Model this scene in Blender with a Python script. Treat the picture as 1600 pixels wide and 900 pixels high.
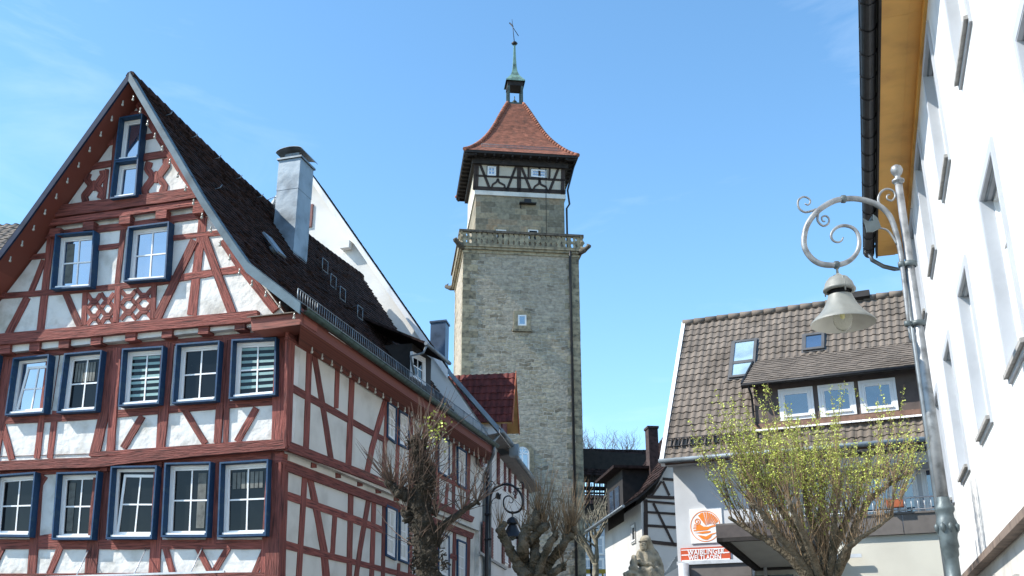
import bpy, bmesh, math, random
from mathutils import Vector, Matrix
R = math.radians
for o in list(bpy.data.objects): bpy.data.objects.remove(o)
SC = bpy.context.scene
COL = SC.collection
V = Vector
# ------------------------------------------------------------------ camera
FPX, TH, CZ = 1640.0, R(20.25), 1.6
cd = bpy.data.cameras.new('camera'); cam = bpy.data.objects.new('camera', cd); COL.objects.link(cam)
cam.location = (0, 0, CZ); cam.rotation_euler = (R(90) + TH, 0, 0)
cd.sensor_width = 36; cd.lens = 36 * FPX / 1600; cd.clip_end = 3000; cd.clip_start = .1
SC.camera = cam
# ------------------------------------------------------------------ light
SUN_AZ, SUN_EL = 260.0, 43.0
w = bpy.data.worlds.new('World'); SC.world = w; w.use_nodes = True
nt = w.node_tree; nt.nodes.clear()
sky = nt.nodes.new('ShaderNodeTexSky'); sky.sky_type = 'NISHITA'; sky.sun_disc = False
sky.sun_elevation = R(SUN_EL); sky.sun_rotation = R(SUN_AZ); sky.air_density = 1.0; sky.dust_density = .25; sky.ozone_density = 2.6; sky.altitude = 200
bg = nt.nodes.new('ShaderNodeBackground'); bg.inputs[1].default_value = .15
wo = nt.nodes.new('ShaderNodeOutputWorld')
hs_ = nt.nodes.new('ShaderNodeHueSaturation'); hs_.inputs['Saturation'].default_value = 1.12; hs_.inputs['Hue'].default_value = .491; hs_.inputs['Value'].default_value = 1.22; nt.links.new(sky.outputs[0], hs_.inputs['Color']); 
tc_ = nt.nodes.new('ShaderNodeTexCoord'); mp_ = nt.nodes.new('ShaderNodeMapping'); mp_.inputs['Scale'].default_value = (2.0, 2.0, 7.0); mp_.inputs['Rotation'].default_value = (.35, .5, .3)
nz_ = nt.nodes.new('ShaderNodeTexNoise'); nz_.inputs['Scale'].default_value = 1.3; nz_.inputs['Detail'].default_value = 7; nz_.inputs['Roughness'].default_value = .6; nz_.inputs['Distortion'].default_value = .6
mr_ = nt.nodes.new('ShaderNodeMapRange'); mr_.inputs[1].default_value = .52; mr_.inputs[2].default_value = .8; mr_.inputs[3].default_value = 0; mr_.inputs[4].default_value = .22
mx_ = nt.nodes.new('ShaderNodeMixRGB'); mx_.inputs[2].default_value = (5.6, 6.3, 7.0, 1)   # faint cirrus
nt.links.new(tc_.outputs['Generated'], mp_.inputs[0]); nt.links.new(mp_.outputs[0], nz_.inputs['Vector']); nt.links.new(nz_.outputs[0], mr_.inputs[0]); nt.links.new(mr_.outputs[0], mx_.inputs[0])
nt.links.new(hs_.outputs[0], mx_.inputs[1]); nt.links.new(mx_.outputs[0], bg.inputs[0]); nt.links.new(bg.outputs[0], wo.inputs[0])
sd = bpy.data.lights.new('sun', 'SUN'); sd.energy = 4.3; sd.angle = R(.53); sd.color = (1, .95, .87)
sun = bpy.data.objects.new('sun', sd); COL.objects.link(sun)
sdir = V((math.sin(R(SUN_AZ)) * math.cos(R(SUN_EL)), math.cos(R(SUN_AZ)) * math.cos(R(SUN_EL)), math.sin(R(SUN_EL))))
sun.rotation_euler = sdir.to_track_quat('Z', 'Y').to_euler(); sun.location = (-30, 0, 40)
SC.view_settings.view_transform = 'Standard'; SC.view_settings.look = 'None'
SC.view_settings.exposure = 0.78; SC.view_settings.gamma = 1; SC.view_settings.use_curve_mapping = False
SC.render.engine = 'CYCLES'
# ------------------------------------------------------------------ pixel rays
def ray(x, y):
    v = y - 450
    U = FPX * math.sin(TH) - v * math.cos(TH); F = FPX * math.cos(TH) + v * math.sin(TH)
    return V(((x - 800) / F, 1, U / F))
C0 = V((0, 0, CZ))
def P(x, y, Y): return C0 + ray(x, y) * Y
def az(d): return V((math.sin(R(d)), math.cos(R(d)), 0))
Z = V((0, 0, 1))
class Pl:
    def __init__(s, O, u, v, n): s.O, s.u, s.v, s.n = V(O), V(u).normalized(), V(v).normalized(), V(n).normalized()
    def p(s, a, b, d=0): return s.O + s.u * a + s.v * b + s.n * d
    def hit(s, x, y, d=0):
        r = ray(x, y); q = s.O + s.n * d
        return C0 + r * ((q - C0).dot(s.n) / r.dot(s.n))
    def ab(s, x, y, d=0):
        q = s.hit(x, y, d) - s.O
        return (q.dot(s.u), q.dot(s.v))
    def off(s, d, du=0): return Pl(s.O + s.n * d + s.u * du, s.u, s.v, s.n)
def vplane(O, a, toward=None):
    u = az(a); n = V((-u.y, u.x, 0))
    if n.dot(C0 - V(O)) < 0: n = -n
    return Pl(O, u, Z, n)
# ------------------------------------------------------------------ objects
ORG = {}
def empty(name, loc, label=None, cat=None, group=None):
    o = bpy.data.objects.new(name, None); COL.objects.link(o); o.location = loc; o.empty_display_size = .3
    ORG[o.name] = V(loc)
    if label: o['label'] = label
    if cat: o['category'] = cat
    if group: o['group'] = group
    return o
def tag(o, label, cat, group=None):
    o['label'] = label; o['category'] = cat
    if group: o['group'] = group
    return o
class MB:
    def __init__(s): s.v = []; s.f = []; s.uv = []; s.t = []; s.sm = []
    def face(s, idx, uv=None, t=None, sm=False):
        s.f.append(tuple(idx)); s.uv.append(uv); s.t.append(random.random() if t is None else t); s.sm.append(sm)
    def add(s, pts):
        b = len(s.v); s.v += [V(p) for p in pts]; return b
    def quad(s, a, b, c, d, t=None):
        i = s.add([a, b, c, d]); s.face((i, i+1, i+2, i+3), None, t)
    def prism(s, top, dv, t=None, uv=None, closed=True):
        """top: polygon points (world); dv: vector to the other face"""
        n = len(top); i = s.add(top); s.add([V(p) + V(dv) for p in top]); t = random.random() if t is None else t
        s.face(range(i, i+n), uv, t); s.face(range(i+2*n-1, i+n-1, -1), list(reversed(uv)) if uv else None, t)
        for k in range(n):
            k2 = (k+1) % n
            u4 = [uv[k], uv[k], uv[k2], uv[k2]] if uv else None
            s.face((i+k, i+n+k, i+n+k2, i+k2), u4, t)
    def box(s, o, x, y, z, t=None):
        """o corner; x,y,z edge vectors"""
        o, x, y, z = V(o), V(x), V(y), V(z); s.prism([o, o+x, o+x+y, o+y], z, t)
    def cbox(s, c, x, y, z, t=None):
        x, y, z = V(x), V(y), V(z); s.box(V(c) - (x+y+z)/2, x, y, z, t)
    def tube(s, pts, rad, n=8, cap=True, t=None, sm=True):
        pts = [V(p) for p in pts]; m = len(pts)
        if not hasattr(rad, '__len__'): rad = [rad]*m
        t = random.random() if t is None else t
        prev = None; base = len(s.v); L = 0
        for k in range(m):
            d = (pts[min(k+1, m-1)] - pts[max(k-1, 0)])
            d = d.normalized() if d.length > 1e-9 else Z.copy()
            if prev is None:
                a = d.cross(Z if abs(d.z) < .9 else V((1, 0, 0))).normalized()
            else:
                a = prev - d*prev.dot(d)
                a = a.normalized() if a.length > 1e-6 else d.orthogonal().normalized()
            prev = a; b = d.cross(a)
            s.v += [pts[k] + (a*math.cos(2*math.pi*j/n) + b*math.sin(2*math.pi*j/n))*rad[k] for j in range(n)]
        for k in range(m-1):
            l = (pts[k+1]-pts[k]).length
            for j in range(n):
                j2 = (j+1) % n
                w0, w1 = rad[0]*6.28*j/n, rad[0]*6.28*(j+1)/n
                s.face((base+k*n+j, base+k*n+j2, base+(k+1)*n+j2, base+(k+1)*n+j), [(L, w0), (L, w1), (L+l, w1), (L+l, w0)], t, sm)
            L += l
        if cap:
            s.face([base+j for j in range(n)][::-1], None, t); s.face([base+(m-1)*n+j for j in range(n)], None, t)
    def lathe(s, o, prof, n=24, axis=Z, t=None, sm=True):
        o = V(o); axis = V(axis).normalized(); a = axis.orthogonal().normalized(); b = axis.cross(a)
        base = len(s.v); t = random.random() if t is None else t
        for r, h in prof:
            s.v += [o + axis*h + (a*math.cos(2*math.pi*j/n)+b*math.sin(2*math.pi*j/n))*max(r, 1e-4) for j in range(n)]
        for k in range(len(prof)-1):
            for j in range(n):
                j2 = (j+1) % n
                s.face((base+k*n+j, base+k*n+j2, base+(k+1)*n+j2, base+(k+1)*n+j), None, t, sm)
    def build(s, name, mat, parent=None, solid=False):
        if not s.v: return None
        c = V((0, 0, 0))
        for p in s.v: c += p
        c /= len(s.v)
        if parent is None:
            c.z = min(p.z for p in s.v)
        me = bpy.data.meshes.new(name)
        me.from_pydata([tuple(p - c) for p in s.v], [], s.f)
        me.materials.append(mat)
        ul = me.uv_layers.new(name='UVMap')
        at = me.attributes.new('tint', 'FLOAT', 'FACE'); at.data.foreach_set('value', s.t)
        me.polygons.foreach_set('use_smooth', s.sm)
        flat = []
        for f, uv in zip(s.f, s.uv):
            if uv: 
                for q in uv: flat += [q[0], q[1]]
            else:
                flat += [0, 0]*len(f)
        ul.data.foreach_set('uv', flat)
        bm = bmesh.new(); bm.from_mesh(me); bmesh.ops.recalc_face_normals(bm, faces=bm.faces); bm.to_mesh(me); bm.free()
        o = bpy.data.objects.new(name, me); COL.objects.link(o)
        if parent is not None:
            o.parent = parent; o.location = c - ORG[parent.name]
        else: o.location = c
        ORG[o.name] = c
        return o
def struct(o): o['kind'] = 'structure'; return o
def copy_tree(o, parent=None):
    c = o.copy(); COL.objects.link(c); c.parent = parent
    for ch in list(o.children): copy_tree(ch, c)
    return c
# polygon bars on a plane -----------------------------------------------------------
def bar(mb, pl, pts, w, d0=0, d1=.02, space='px', wob=.06, seg=5):
    """timber drawn along a list of points (pixels on the plane, or a/b metres); w = width (or (w0,w1)) in the same unit"""
    w0, w1 = (w if isinstance(w, (tuple, list)) else (w, w))
    # resample
    dense = []; m = len(pts)
    for k in range(m-1):
        n = seg if m < 4 else 3
        for j in range(n): dense.append((pts[k][0]+(pts[k+1][0]-pts[k][0])*j/n, pts[k][1]+(pts[k+1][1]-pts[k][1])*j/n))
    dense.append(pts[-1]); M = len(dense); Ls = []; Rs = []
    for k, q in enumerate(dense):
        a = dense[max(k-1, 0)]; b = dense[min(k+1, M-1)]
        dx, dy = b[0]-a[0], b[1]-a[1]; l = math.hypot(dx, dy) or 1
        nx, ny = -dy/l, dx/l; ww = (w0+(w1-w0)*k/(M-1))/2
        j1 = 1+random.uniform(-wob, wob); j2 = 1+random.uniform(-wob, wob)
        Ls.append((q[0]+nx*ww*j1, q[1]+ny*ww*j1)); Rs.append((q[0]-nx*ww*j2, q[1]-ny*ww*j2))
    if space == 'px':
        Ls = [pl.ab(x, y, d1) for x, y in Ls]; Rs = [pl.ab(x, y, d1) for x, y in Rs]
    t = random.random(); ou = random.random()*50; ov = random.random()*50
    i = mb.add([pl.p(a, b, d1) for a, b in Ls] + [pl.p(a, b, d1) for a, b in Rs] + [pl.p(a, b, d0) for a, b in Ls] + [pl.p(a, b, d0) for a, b in Rs])
    L = ou; lens = [L]
    for k in range(M-1): L += math.hypot(Ls[k+1][0]-Ls[k][0], Ls[k+1][1]-Ls[k][1]); lens.append(L)
    wd = math.hypot(Ls[0][0]-Rs[0][0], Ls[0][1]-Rs[0][1])
    for k in range(M-1):
        mb.face((i+k, i+k+1, i+M+k+1, i+M+k), [(lens[k], ov), (lens[k+1], ov), (lens[k+1], ov+wd), (lens[k], ov+wd)], t)
        mb.face((i+k, i+2*M+k, i+2*M+k+1, i+k+1), [(lens[k], ov), (lens[k], ov-.03), (lens[k+1], ov-.03), (lens[k+1], ov)], t)
        mb.face((i+M+k, i+M+k+1, i+3*M+k+1, i+3*M+k), [(lens[k], ov+wd), (lens[k+1], ov+wd), (lens[k+1], ov+wd+.03), (lens[k], ov+wd+.03)], t)
    mb.face((i, i+M, i+3*M, i+2*M), None, t); mb.face((i+M-1, i+3*M-1, i+4*M-1, i+2*M-1), None, t)
def ppoly(mb, pl, pts, d0, d1, t=None, space='px'):
    q = [pl.ab(x, y, d1) for x, y in pts] if space == 'px' else pts
    mb.prism([pl.p(a, b, d1) for a, b in q], pl.n*(d0-d1), t, uv=[(a*.6, b*3) for a, b in q])
def inset(q, m):
    """inset a convex quad (a,b list TL TR BR BL) by m (l,t,r,b)"""
    if not hasattr(m, '__len__'): m = (m,)*4
    (TL, TR, BR, BL) = [V((p[0], p[1])) for p in q]
    def lerp(a, b, t): return a+(b-a)*t
    def sh(p1, p2, mm, ref):
        d = (p2-p1).normalized(); n = V((-d.y, d.x))
        if n.dot(ref-p1) < 0: n = -n
        return p1+n*mm, p2+n*mm
    c = (TL+TR+BR+BL)/4
    l = sh(TL, BL, m[0], c); t = sh(TL, TR, m[1], c); r = sh(TR, BR, m[2], c); b = sh(BL, BR, m[3], c)
    def ix(A, B):
        p, r_ = A[0], A[1]-A[0]; q_, s_ = B[0], B[1]-B[0]
        den = r_.x*s_.y-r_.y*s_.x
        tt = ((q_.x-p.x)*s_.y-(q_.y-p.y)*s_.x)/den
        return p+r_*tt
    return [tuple(ix(l, t)), tuple(ix(t, r)), tuple(ix(r, b)), tuple(ix(b, l))]
def ring(mb, pl, qo, qi, d0, d1, t=.5):
    """frame between outer and inner quads, from depth d0 to d1 (front)"""
    i = mb.add([pl.p(a, b, d1) for a, b in qo] + [pl.p(a, b, d1) for a, b in qi] + [pl.p(a, b, d0) for a, b in qo] + [pl.p(a, b, d0) for a, b in qi])
    for k in range(4):
        j = (k+1) % 4
        mb.face((i+k, i+j, i+4+j, i+4+k), None, t); mb.face((i+8+k, i+12+k, i+12+j, i+8+j), None, t)
        mb.face((i+k, i+8+k, i+8+j, i+j), None, t); mb.face((i+4+k, i+4+j, i+12+j, i+12+k), None, t)
def qlerp(q, s, t):
    TL, TR, BR, BL = [V((p[0], p[1])) for p in q]
    a = TL+(TR-TL)*s; b = BL+(BR-BL)*s
    return tuple(a+(b-a)*t)
def window(pl, q, parent, d=0.0, out=.14, cas=.06, casmat=None, frame=None, glass=None, cols=2, rows=2, fr=.06, mun=.03, sill=True, tilt=0, blind=None, back=.03, name='window'):
    """casing ring standing out from the wall, white sash inside it, muntins, panes, sill"""
    q = [tuple(p) for p in q]
    if sum((q[(k+1)%4][0]-q[k][0])*(q[(k+1)%4][1]+q[k][1]) for k in range(4)) < 0 and q[0][0] < q[1][0]: pass
    m = MB(); qi = inset(q, cas); ring(m, pl, q, qi, d-.02, d+out)
    c = m.build(name, casmat, parent)
    m = MB(); q2 = inset(qi, (.004, .004, .004, .004)); q3 = inset(q2, fr)
    ring(m, pl, q2, q3, d+back-.03, d+back+.03); 
    c2 = inset(q3, .006)
    if tilt:
        q3 = [q3[0], q3[1], q3[2], q3[3]]
        sh = tilt
        q3b = [(q3[0][0]-sh, q3[0][1]-abs(sh)*.5), (q3[1][0]-sh*.1, q3[1][1]-abs(sh)*.6), q3[2], (q3[3][0], q3[3][1])]
        q4 = inset(q3b, .055); ring(m, pl, q3b, q4, d+back-.04, d+back+.012)
        q3g = q4
    else:
        q4 = inset(q3, .035); ring(m, pl, inset(q3, .003), q4, d+back-.02, d+back+.012); q3g = q4
    for k in range(1, cols):
        bar(m, pl, [qlerp(q3g, k/cols, 0), qlerp(q3g, k/cols, 1)], mun, d+back-.015, d+back+.008, 'ab', 0, 1)
    for k in range(1, rows):
        bar(m, pl, [qlerp(q3g, 0, k/rows), qlerp(q3g, 1, k/rows)], mun, d+back-.014, d+back+.007, 'ab', 0, 1)
    m.build('frame', frame, c)
    m = MB(); m.prism([pl.p(a, b, d+back-.008) for a, b in inset(q3, -.01)], pl.n*-.012, .5); m.build('pane', glass, c)
    if blind:
        m = MB()
        for k in range(7):
            a0 = qlerp(q3g, 0, .04+k*.138); a1 = qlerp(q3g, 1, .04+k*.138)
            bar(m, pl, [a0, a1], .055, d+back-.007, d+back-.004, 'ab', 0, 1)
        m.build('blind', blind, c)
    if sill:
        m = MB(); a0, a1 = q3[3], q3[2]
        o = pl.p(a0[0], a0[1]-.05, d+back+.031); 
        xv = pl.p(a1[0], a1[1]-.05, d+back+.031)-o
        m.box(o-xv*.02, xv*1.04, pl.n*max(.04, (out-back)*.6), Z*.035); m.build('sill', frame, c)
    return c
# tiles ------------------------------------------------------------------------------
def tiles(mb, pl, lo, hi, b0, b1, tw=.25, th=.33, amp=.03, step=.028, prof='pan', sag=None, jit=.004):
    K = {'pan': [0, .25, .75, 1, .8, .35, .05, 0], 'flat': [0, .35, 0, 0]}[prof]
    K = {'pan': [(0, 0), (.12, .1), (.3, .9), (.45, 1), (.6, .75), (.75, .2), (.9, .02)], 'flat': [(0, .0), (.08, .3), (.92, .3)]}[prof]
    nr = int(math.ceil((b1-b0)/th)); sagf = sag or (lambda a, b: 0)
    for j in range(nr):
        bl = b0+j*th; bh = min(b1, bl+th); am, aM = lo(bl), hi(bl); am2, aM2 = lo(bh), hi(bh)
        shift = (tw/2 if (j % 2 and prof == 'flat') else 0)
        n = int((max(aM, aM2)-min(am, am2)+shift)/tw)+2; st = math.floor(min(am, am2)/tw)*tw-shift
        cols = []
        for k in range(n):
            jt = random.uniform(-jit, jit); tt = random.random()
            for f, h in K: cols.append((st+(k+f)*tw, h*amp+jt, tt))
        cols = [c for c in cols]
        base = len(mb.v)
        for a, h, tt in cols:
            al = min(max(a, am), aM); ah = min(max(a, am2), aM2)
            mb.v.append(pl.p(al, bl-.01, sagf(al, bl)-.005)); mb.v.append(pl.p(al, bl-.01, h+step+sagf(al, bl))); mb.v.append(pl.p(ah, bh+.015, h+.002+sagf(ah, bh)))
        for k in range(len(cols)-1):
            a1, a2 = cols[k][0], cols[k+1][0]
            if (a2 <= am and a2 <= am2) or (a1 >= aM and a1 >= aM2): continue
            i = base+k*3; t = cols[k][2]
            mb.face((i, i+3, i+4, i+1), None, t); mb.face((i+1, i+4, i+5, i+2), None, t)
def text_pts(): pass
def text_mesh(name, body, mat, pl, a, b, size, d, parent, shear=0, offset=.0, ext=.004, sx=1.0, space=1.0, rot=0):
    cu = bpy.data.curves.new(name, 'FONT'); cu.body = body; cu.size = size; cu.align_x = 'CENTER'; cu.offset = offset; cu.extrude = ext; cu.space_character = space
    o = bpy.data.objects.new(name+'_src', cu); COL.objects.link(o)
    dg = bpy.context.evaluated_depsgraph_get(); me = bpy.data.meshes.new_from_object(o.evaluated_get(dg)); bpy.data.objects.remove(o)
    org = ORG[parent.name]
    pos = pl.p(a, b, d)
    for v in me.vertices:
        x, y, z = v.co; x *= sx; x += y*shear; y += x*rot
        v.co = pl.u*x + pl.v*y + pl.n*z
    me.materials.clear(); me.materials.append(mat)
    o = bpy.data.objects.new(name, me); COL.objects.link(o); o.parent = parent; o.location = pos-org; ORG[o.name] = pos
    return o
# ------------------------------------------------------------------ materials
def mat(name, col, rough=.8, var=.15, scale=4, bump=0, bscale=30, metal=0, spec=.5, tint=0, uvgrain=False, col2=None, detail=6, bdist=.01, stretch=None, coord='Object'):
    m = bpy.data.materials.new(name); m.use_nodes = True; nt = m.node_tree; N = nt.nodes; L = nt.links
    b = N['Principled BSDF']; b.inputs['Roughness'].default_value = rough; b.inputs['Metallic'].default_value = metal
    b.inputs['Specular IOR Level'].default_value = spec
    if uvgrain:
        uv = N.new('ShaderNodeUVMap'); mp = N.new('ShaderNodeMapping'); mp.inputs['Scale'].default_value = (2.2, 26, 1); L.new(uv.outputs[0], mp.inputs[0]); co = mp.outputs[0]
    else:
        tc = N.new('ShaderNodeTexCoord'); mp = N.new('ShaderNodeMapping'); L.new(tc.outputs[coord], mp.inputs[0]); co = mp.outputs[0]
        if stretch: mp.inputs['Scale'].default_value = stretch
    n1 = N.new('ShaderNodeTexNoise'); n1.inputs['Scale'].default_value = 1 if uvgrain else scale; n1.inputs['Detail'].default_value = detail; L.new(co, n1.inputs['Vector'])
    rp = N.new('ShaderNodeValToRGB'); c1 = col; c2 = col2 or tuple(max(0, min(1, c*(1-2.2*var))) for c in col); c3 = tuple(min(1, c*(1+var)) for c in col)
    rp.color_ramp.elements[0].position = .3; rp.color_ramp.elements[0].color = (*c2, 1)
    rp.color_ramp.elements[1].position = .7; rp.color_ramp.elements[1].color = (*c3, 1)
    e = rp.color_ramp.elements.new(.5); e.color = (*c1, 1)
    L.new(n1.outputs[0], rp.inputs[0]); out = rp.outputs[0]
    if tint:
        at = N.new('ShaderNodeAttribute'); at.attribute_name = 'tint'
        mr = N.new('ShaderNodeMapRange'); mr.inputs[3].default_value = 1-tint; mr.inputs[4].default_value = 1+tint; L.new(at.outputs['Fac'], mr.inputs[0])
        hs = N.new('ShaderNodeHueSaturation'); L.new(mr.outputs[0], hs.inputs['Value']); L.new(out, hs.inputs['Color']); out = hs.outputs[0]
    L.new(out, b.inputs['Base Color'])
    if bump:
        n2 = N.new('ShaderNodeTexNoise'); n2.inputs['Scale'].default_value = 1 if uvgrain else bscale; n2.inputs['Detail'].default_value = 5
        if uvgrain: n2.inputs['Scale'].default_value = 1.6
        L.new(co, n2.inputs['Vector'])
        bp = N.new('ShaderNodeBump'); bp.inputs['Strength'].default_value = bump; bp.inputs['Distance'].default_value = bdist
        L.new(n2.outputs[0], bp.inputs['Height']); L.new(bp.outputs[0], b.inputs['Normal'])
    return m
def glassmat(name, col, spec=.5, rough=.03, ior=1.5):
    m = mat(name, col, rough, .25, 1.3, 0, spec=spec); m.node_tree.nodes['Principled BSDF'].inputs['IOR'].default_value = ior
    b = m.node_tree.nodes['Principled BSDF']; N = m.node_tree.nodes
    n2 = N.new('ShaderNodeTexNoise'); n2.inputs['Scale'].default_value = 1.7; tc = N.new('ShaderNodeTexCoord'); m.node_tree.links.new(tc.outputs['Object'], n2.inputs['Vector'])
    bp = N.new('ShaderNodeBump'); bp.inputs['Strength'].default_value = .25; bp.inputs['Distance'].default_value = .02
    m.node_tree.links.new(n2.outputs[0], bp.inputs['Height']); m.node_tree.links.new(bp.outputs[0], b.inputs['Normal'])
    return m
def stonemat(name, cols, bw, bh, mortar=(.3, .29, .26), msize=.02, warp=.1, bump=.6, along=None, patch=None, shiftv=.5, bias=0):
    """masonry on vertical walls: x = distance along wall (from world-ish generated coordinate), y = height"""
    m = bpy.data.materials.new(name); m.use_nodes = True; nt = m.node_tree; N = nt.nodes; L = nt.links; b = N['Principled BSDF']; b.inputs['Roughness'].default_value = .9
    tc = N.new('ShaderNodeTexCoord'); sp = N.new('ShaderNodeSeparateXYZ'); L.new(tc.outputs['Object'], sp.inputs[0])
    ad = N.new('ShaderNodeMath'); ad.operation = 'ADD'; L.new(sp.outputs[0], ad.inputs[0]); L.new(sp.outputs[1], ad.inputs[1])
    cb = N.new('ShaderNodeCombineXYZ'); L.new(ad.outputs[0], cb.inputs[0]); L.new(sp.outputs[2], cb.inputs[1])
    nz = N.new('ShaderNodeTexNoise'); nz.inputs['Scale'].default_value = 1.6; nz.inputs['Detail'].default_value = 3; L.new(cb.outputs[0], nz.inputs['Vector'])
    vm = N.new('ShaderNodeVectorMath'); vm.operation = 'SCALE'; vm.inputs['Scale'].default_value = warp; L.new(nz.outputs['Color'], vm.inputs[0])
    va = N.new('ShaderNodeVectorMath'); va.operation = 'ADD'; L.new(cb.outputs[0], va.inputs[0]); L.new(vm.outputs[0], va.inputs[1])
    bt = N.new('ShaderNodeTexBrick'); bt.inputs['Scale'].default_value = 1; bt.inputs['Brick Width'].default_value = bw; bt.inputs['Row Height'].default_value = bh
    bt.inputs['Mortar Size'].default_value = msize; bt.inputs['Mortar Smooth'].default_value = .4; bt.inputs['Bias'].default_value = bias
    bt.inputs['Color1'].default_value = (0, 0, 0, 1); bt.inputs['Color2'].default_value = (1, 1, 1, 1); bt.inputs['Mortar'].default_value = (.5, .5, .5, 1)
    bt.offset = shiftv; bt.squash = 1.3; bt.squash_frequency = 3
    L.new(va.outputs[0], bt.inputs['Vector'])
    rp = N.new('ShaderNodeValToRGB'); rp.color_ramp.interpolation = 'LINEAR'
    els = rp.color_ramp.elements; els[0].color = (*cols[0], 1); els[1].color = (*cols[-1], 1)
    for k, c in enumerate(cols[1:-1]): els.new((k+1)/(len(cols)-1)).color = (*c, 1)
    L.new(bt.outputs['Color'], rp.inputs[0])
    mx = N.new('ShaderNodeMixRGB'); L.new(bt.outputs['Fac'], mx.inputs[0]); L.new(rp.outputs[0], mx.inputs[1]); mx.inputs[2].default_value = (*mortar, 1)
    # weathering at two sizes
    n2 = N.new('ShaderNodeTexNoise'); n2.inputs['Scale'].default_value = .55; n2.inputs['Detail'].default_value = 8; n2.inputs['Roughness'].default_value = .65; L.new(tc.outputs['Object'], n2.inputs['Vector'])
    r2 = N.new('ShaderNodeValToRGB'); r2.color_ramp.elements[0].position = .42; r2.color_ramp.elements[1].position = .58; L.new(n2.outputs[0], r2.inputs[0])
    m2 = N.new('ShaderNodeMixRGB'); sc = N.new('ShaderNodeMath'); sc.operation = 'MULTIPLY'; sc.inputs[1].default_value = .75 if patch else 0; L.new(r2.outputs[0], sc.inputs[0])
    L.new(sc.outputs[0], m2.inputs[0]); L.new(mx.outputs[0], m2.inputs[1]); m2.inputs[2].default_value = (*(patch or mortar), 1)
    n3 = N.new('ShaderNodeTexNoise'); n3.inputs['Scale'].default_value = 6; n3.inputs['Detail'].default_value = 8; L.new(tc.outputs['Object'], n3.inputs['Vector'])
    mr = N.new('ShaderNodeMapRange'); mr.inputs[1].default_value = .3; mr.inputs[2].default_value = .7; mr.inputs[3].default_value = .72; mr.inputs[4].default_value = 1.22; L.new(n3.outputs[0], mr.inputs[0])
    hs = N.new('ShaderNodeHueSaturation'); L.new(mr.outputs[0], hs.inputs['Value']); L.new(m2.outputs[0], hs.inputs['Color'])
    L.new(hs.outputs[0], b.inputs['Base Color'])
    h1 = N.new('ShaderNodeMath'); h1.operation = 'MULTIPLY_ADD'; L.new(bt.outputs['Fac'], h1.inputs[0]); h1.inputs[1].default_value = -1; L.new(n3.outputs[0], h1.inputs[2])
    bp = N.new('ShaderNodeBump'); bp.inputs['Strength'].default_value = bump; bp.inputs['Distance'].default_value = .04; L.new(h1.outputs[0], bp.inputs['Height']); L.new(bp.outputs[0], b.inputs['Normal'])
    return m
M = {}
M['timber'] = mat('oxblood_timber', (.215, .062, .048), .85, .4, bump=1, uvgrain=True, tint=.28, col2=(.055, .016, .014), bdist=.035)
M['plaster'] = mat('rough_white_plaster', (.68, .67, .635), .9, .07, 2.2, bump=.75, bscale=6, bdist=.04, col2=(.46, .44, .39))
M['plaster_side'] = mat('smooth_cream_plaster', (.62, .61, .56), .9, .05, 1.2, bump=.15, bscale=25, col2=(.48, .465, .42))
M['bright'] = mat('white_render', (.70, .70, .69), .9, .05, .9, bump=.4, bscale=35, col2=(.52, .52, .50), stretch=(2.5, 2.5, .5))
M['whitewall'] = mat('old_white_render', (.66, .65, .62), .9, .06, .6, bump=.25, bscale=14, col2=(.52, .51, .48))
M['blue'] = mat('blue_paint', (.018, .055, .12), .6, .25, 8, tint=.1, bump=.2, bscale=40, col2=(.04, .09, .14), spec=.25)
M['bargeblue'] = mat('blue_grey_verge', (.085, .135, .165), .65, .2, 3, bump=.1, spec=.3)
M['frame'] = mat('white_window_paint', (.8, .8, .79), .4, .03, 6)
M['glassdark'] = glassmat('dark_pane', (.008, .010, .012), .22)
M['glasssky'] = glassmat('sky_pane', (.03, .05, .09), 1.0, .04, 2.6)
M['glassblue'] = glassmat('blue_pane', (.02, .035, .07), .9, .04, 1.9)
M['navy'] = mat('navy_verge_paint', (.010, .024, .055), .7, .2, 5, spec=.15)
M['blind'] = mat('slatted_blind', (.22, .36, .35), .5, .1, 4)
M['tile_dark'] = mat('dark_clay_tile', (.034, .02, .018), .95, .4, 7, tint=.4, spec=.2, bump=.4, bscale=60)
M['tile_brown'] = mat('brown_pantile', (.158, .130, .105), .85, .12, .8, tint=.2, bump=.3, bscale=60, col2=(.11, .088, .068))
M['tile_wine'] = mat('wine_glazed_tile', (.125, .027, .021), .75, .2, 5, spec=.25, tint=.2)
M['zinc'] = mat('zinc_sheet', (.22, .27, .31), .55, .25, 1.4, metal=.3, bump=.6, bscale=3, bdist=.03)
M['zincdark'] = mat('weathered_zinc', (.2, .23, .25), .5, .2, 3, metal=.5)
M['copper'] = mat('green_gutter_copper', (.05, .085, .07), .5, .3, 6, metal=.3)
M['verdigris'] = mat('verdigris_copper', (.16, .27, .22), .6, .35, 3, metal=.15, col2=(.07, .11, .085))
M['iron'] = mat('dark_iron', (.02, .02, .022), .5, .2, 9, metal=.4)
M['galv'] = mat('galvanised_steel', (.27, .28, .285), .5, .22, 9, metal=.5, bump=.2, bscale=60)
M['shade'] = mat('grey_lamp_enamel', (.21, .215, .195), .5, .1, 6)
M['shade_in'] = mat('cream_lamp_enamel', (.5, .49, .43), .5, .05, 6)
M['brownwood'] = mat('brown_board', (.06, .035, .025), .7, .3, bump=.5, uvgrain=True, tint=.3)
M['blackwood'] = mat('black_timber', (.018, .014, .012), .8, .3, 4, bump=.4, bscale=40, tint=.3)
M['darktimber'] = mat('dark_brown_timber', (.035, .022, .017), .8, .3, bump=.6, uvgrain=True, tint=.3)
M['soffitred'] = mat('red_soffit_board', (.21, .06, .04), .7, .25, bump=.4, uvgrain=True, tint=.2)
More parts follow.
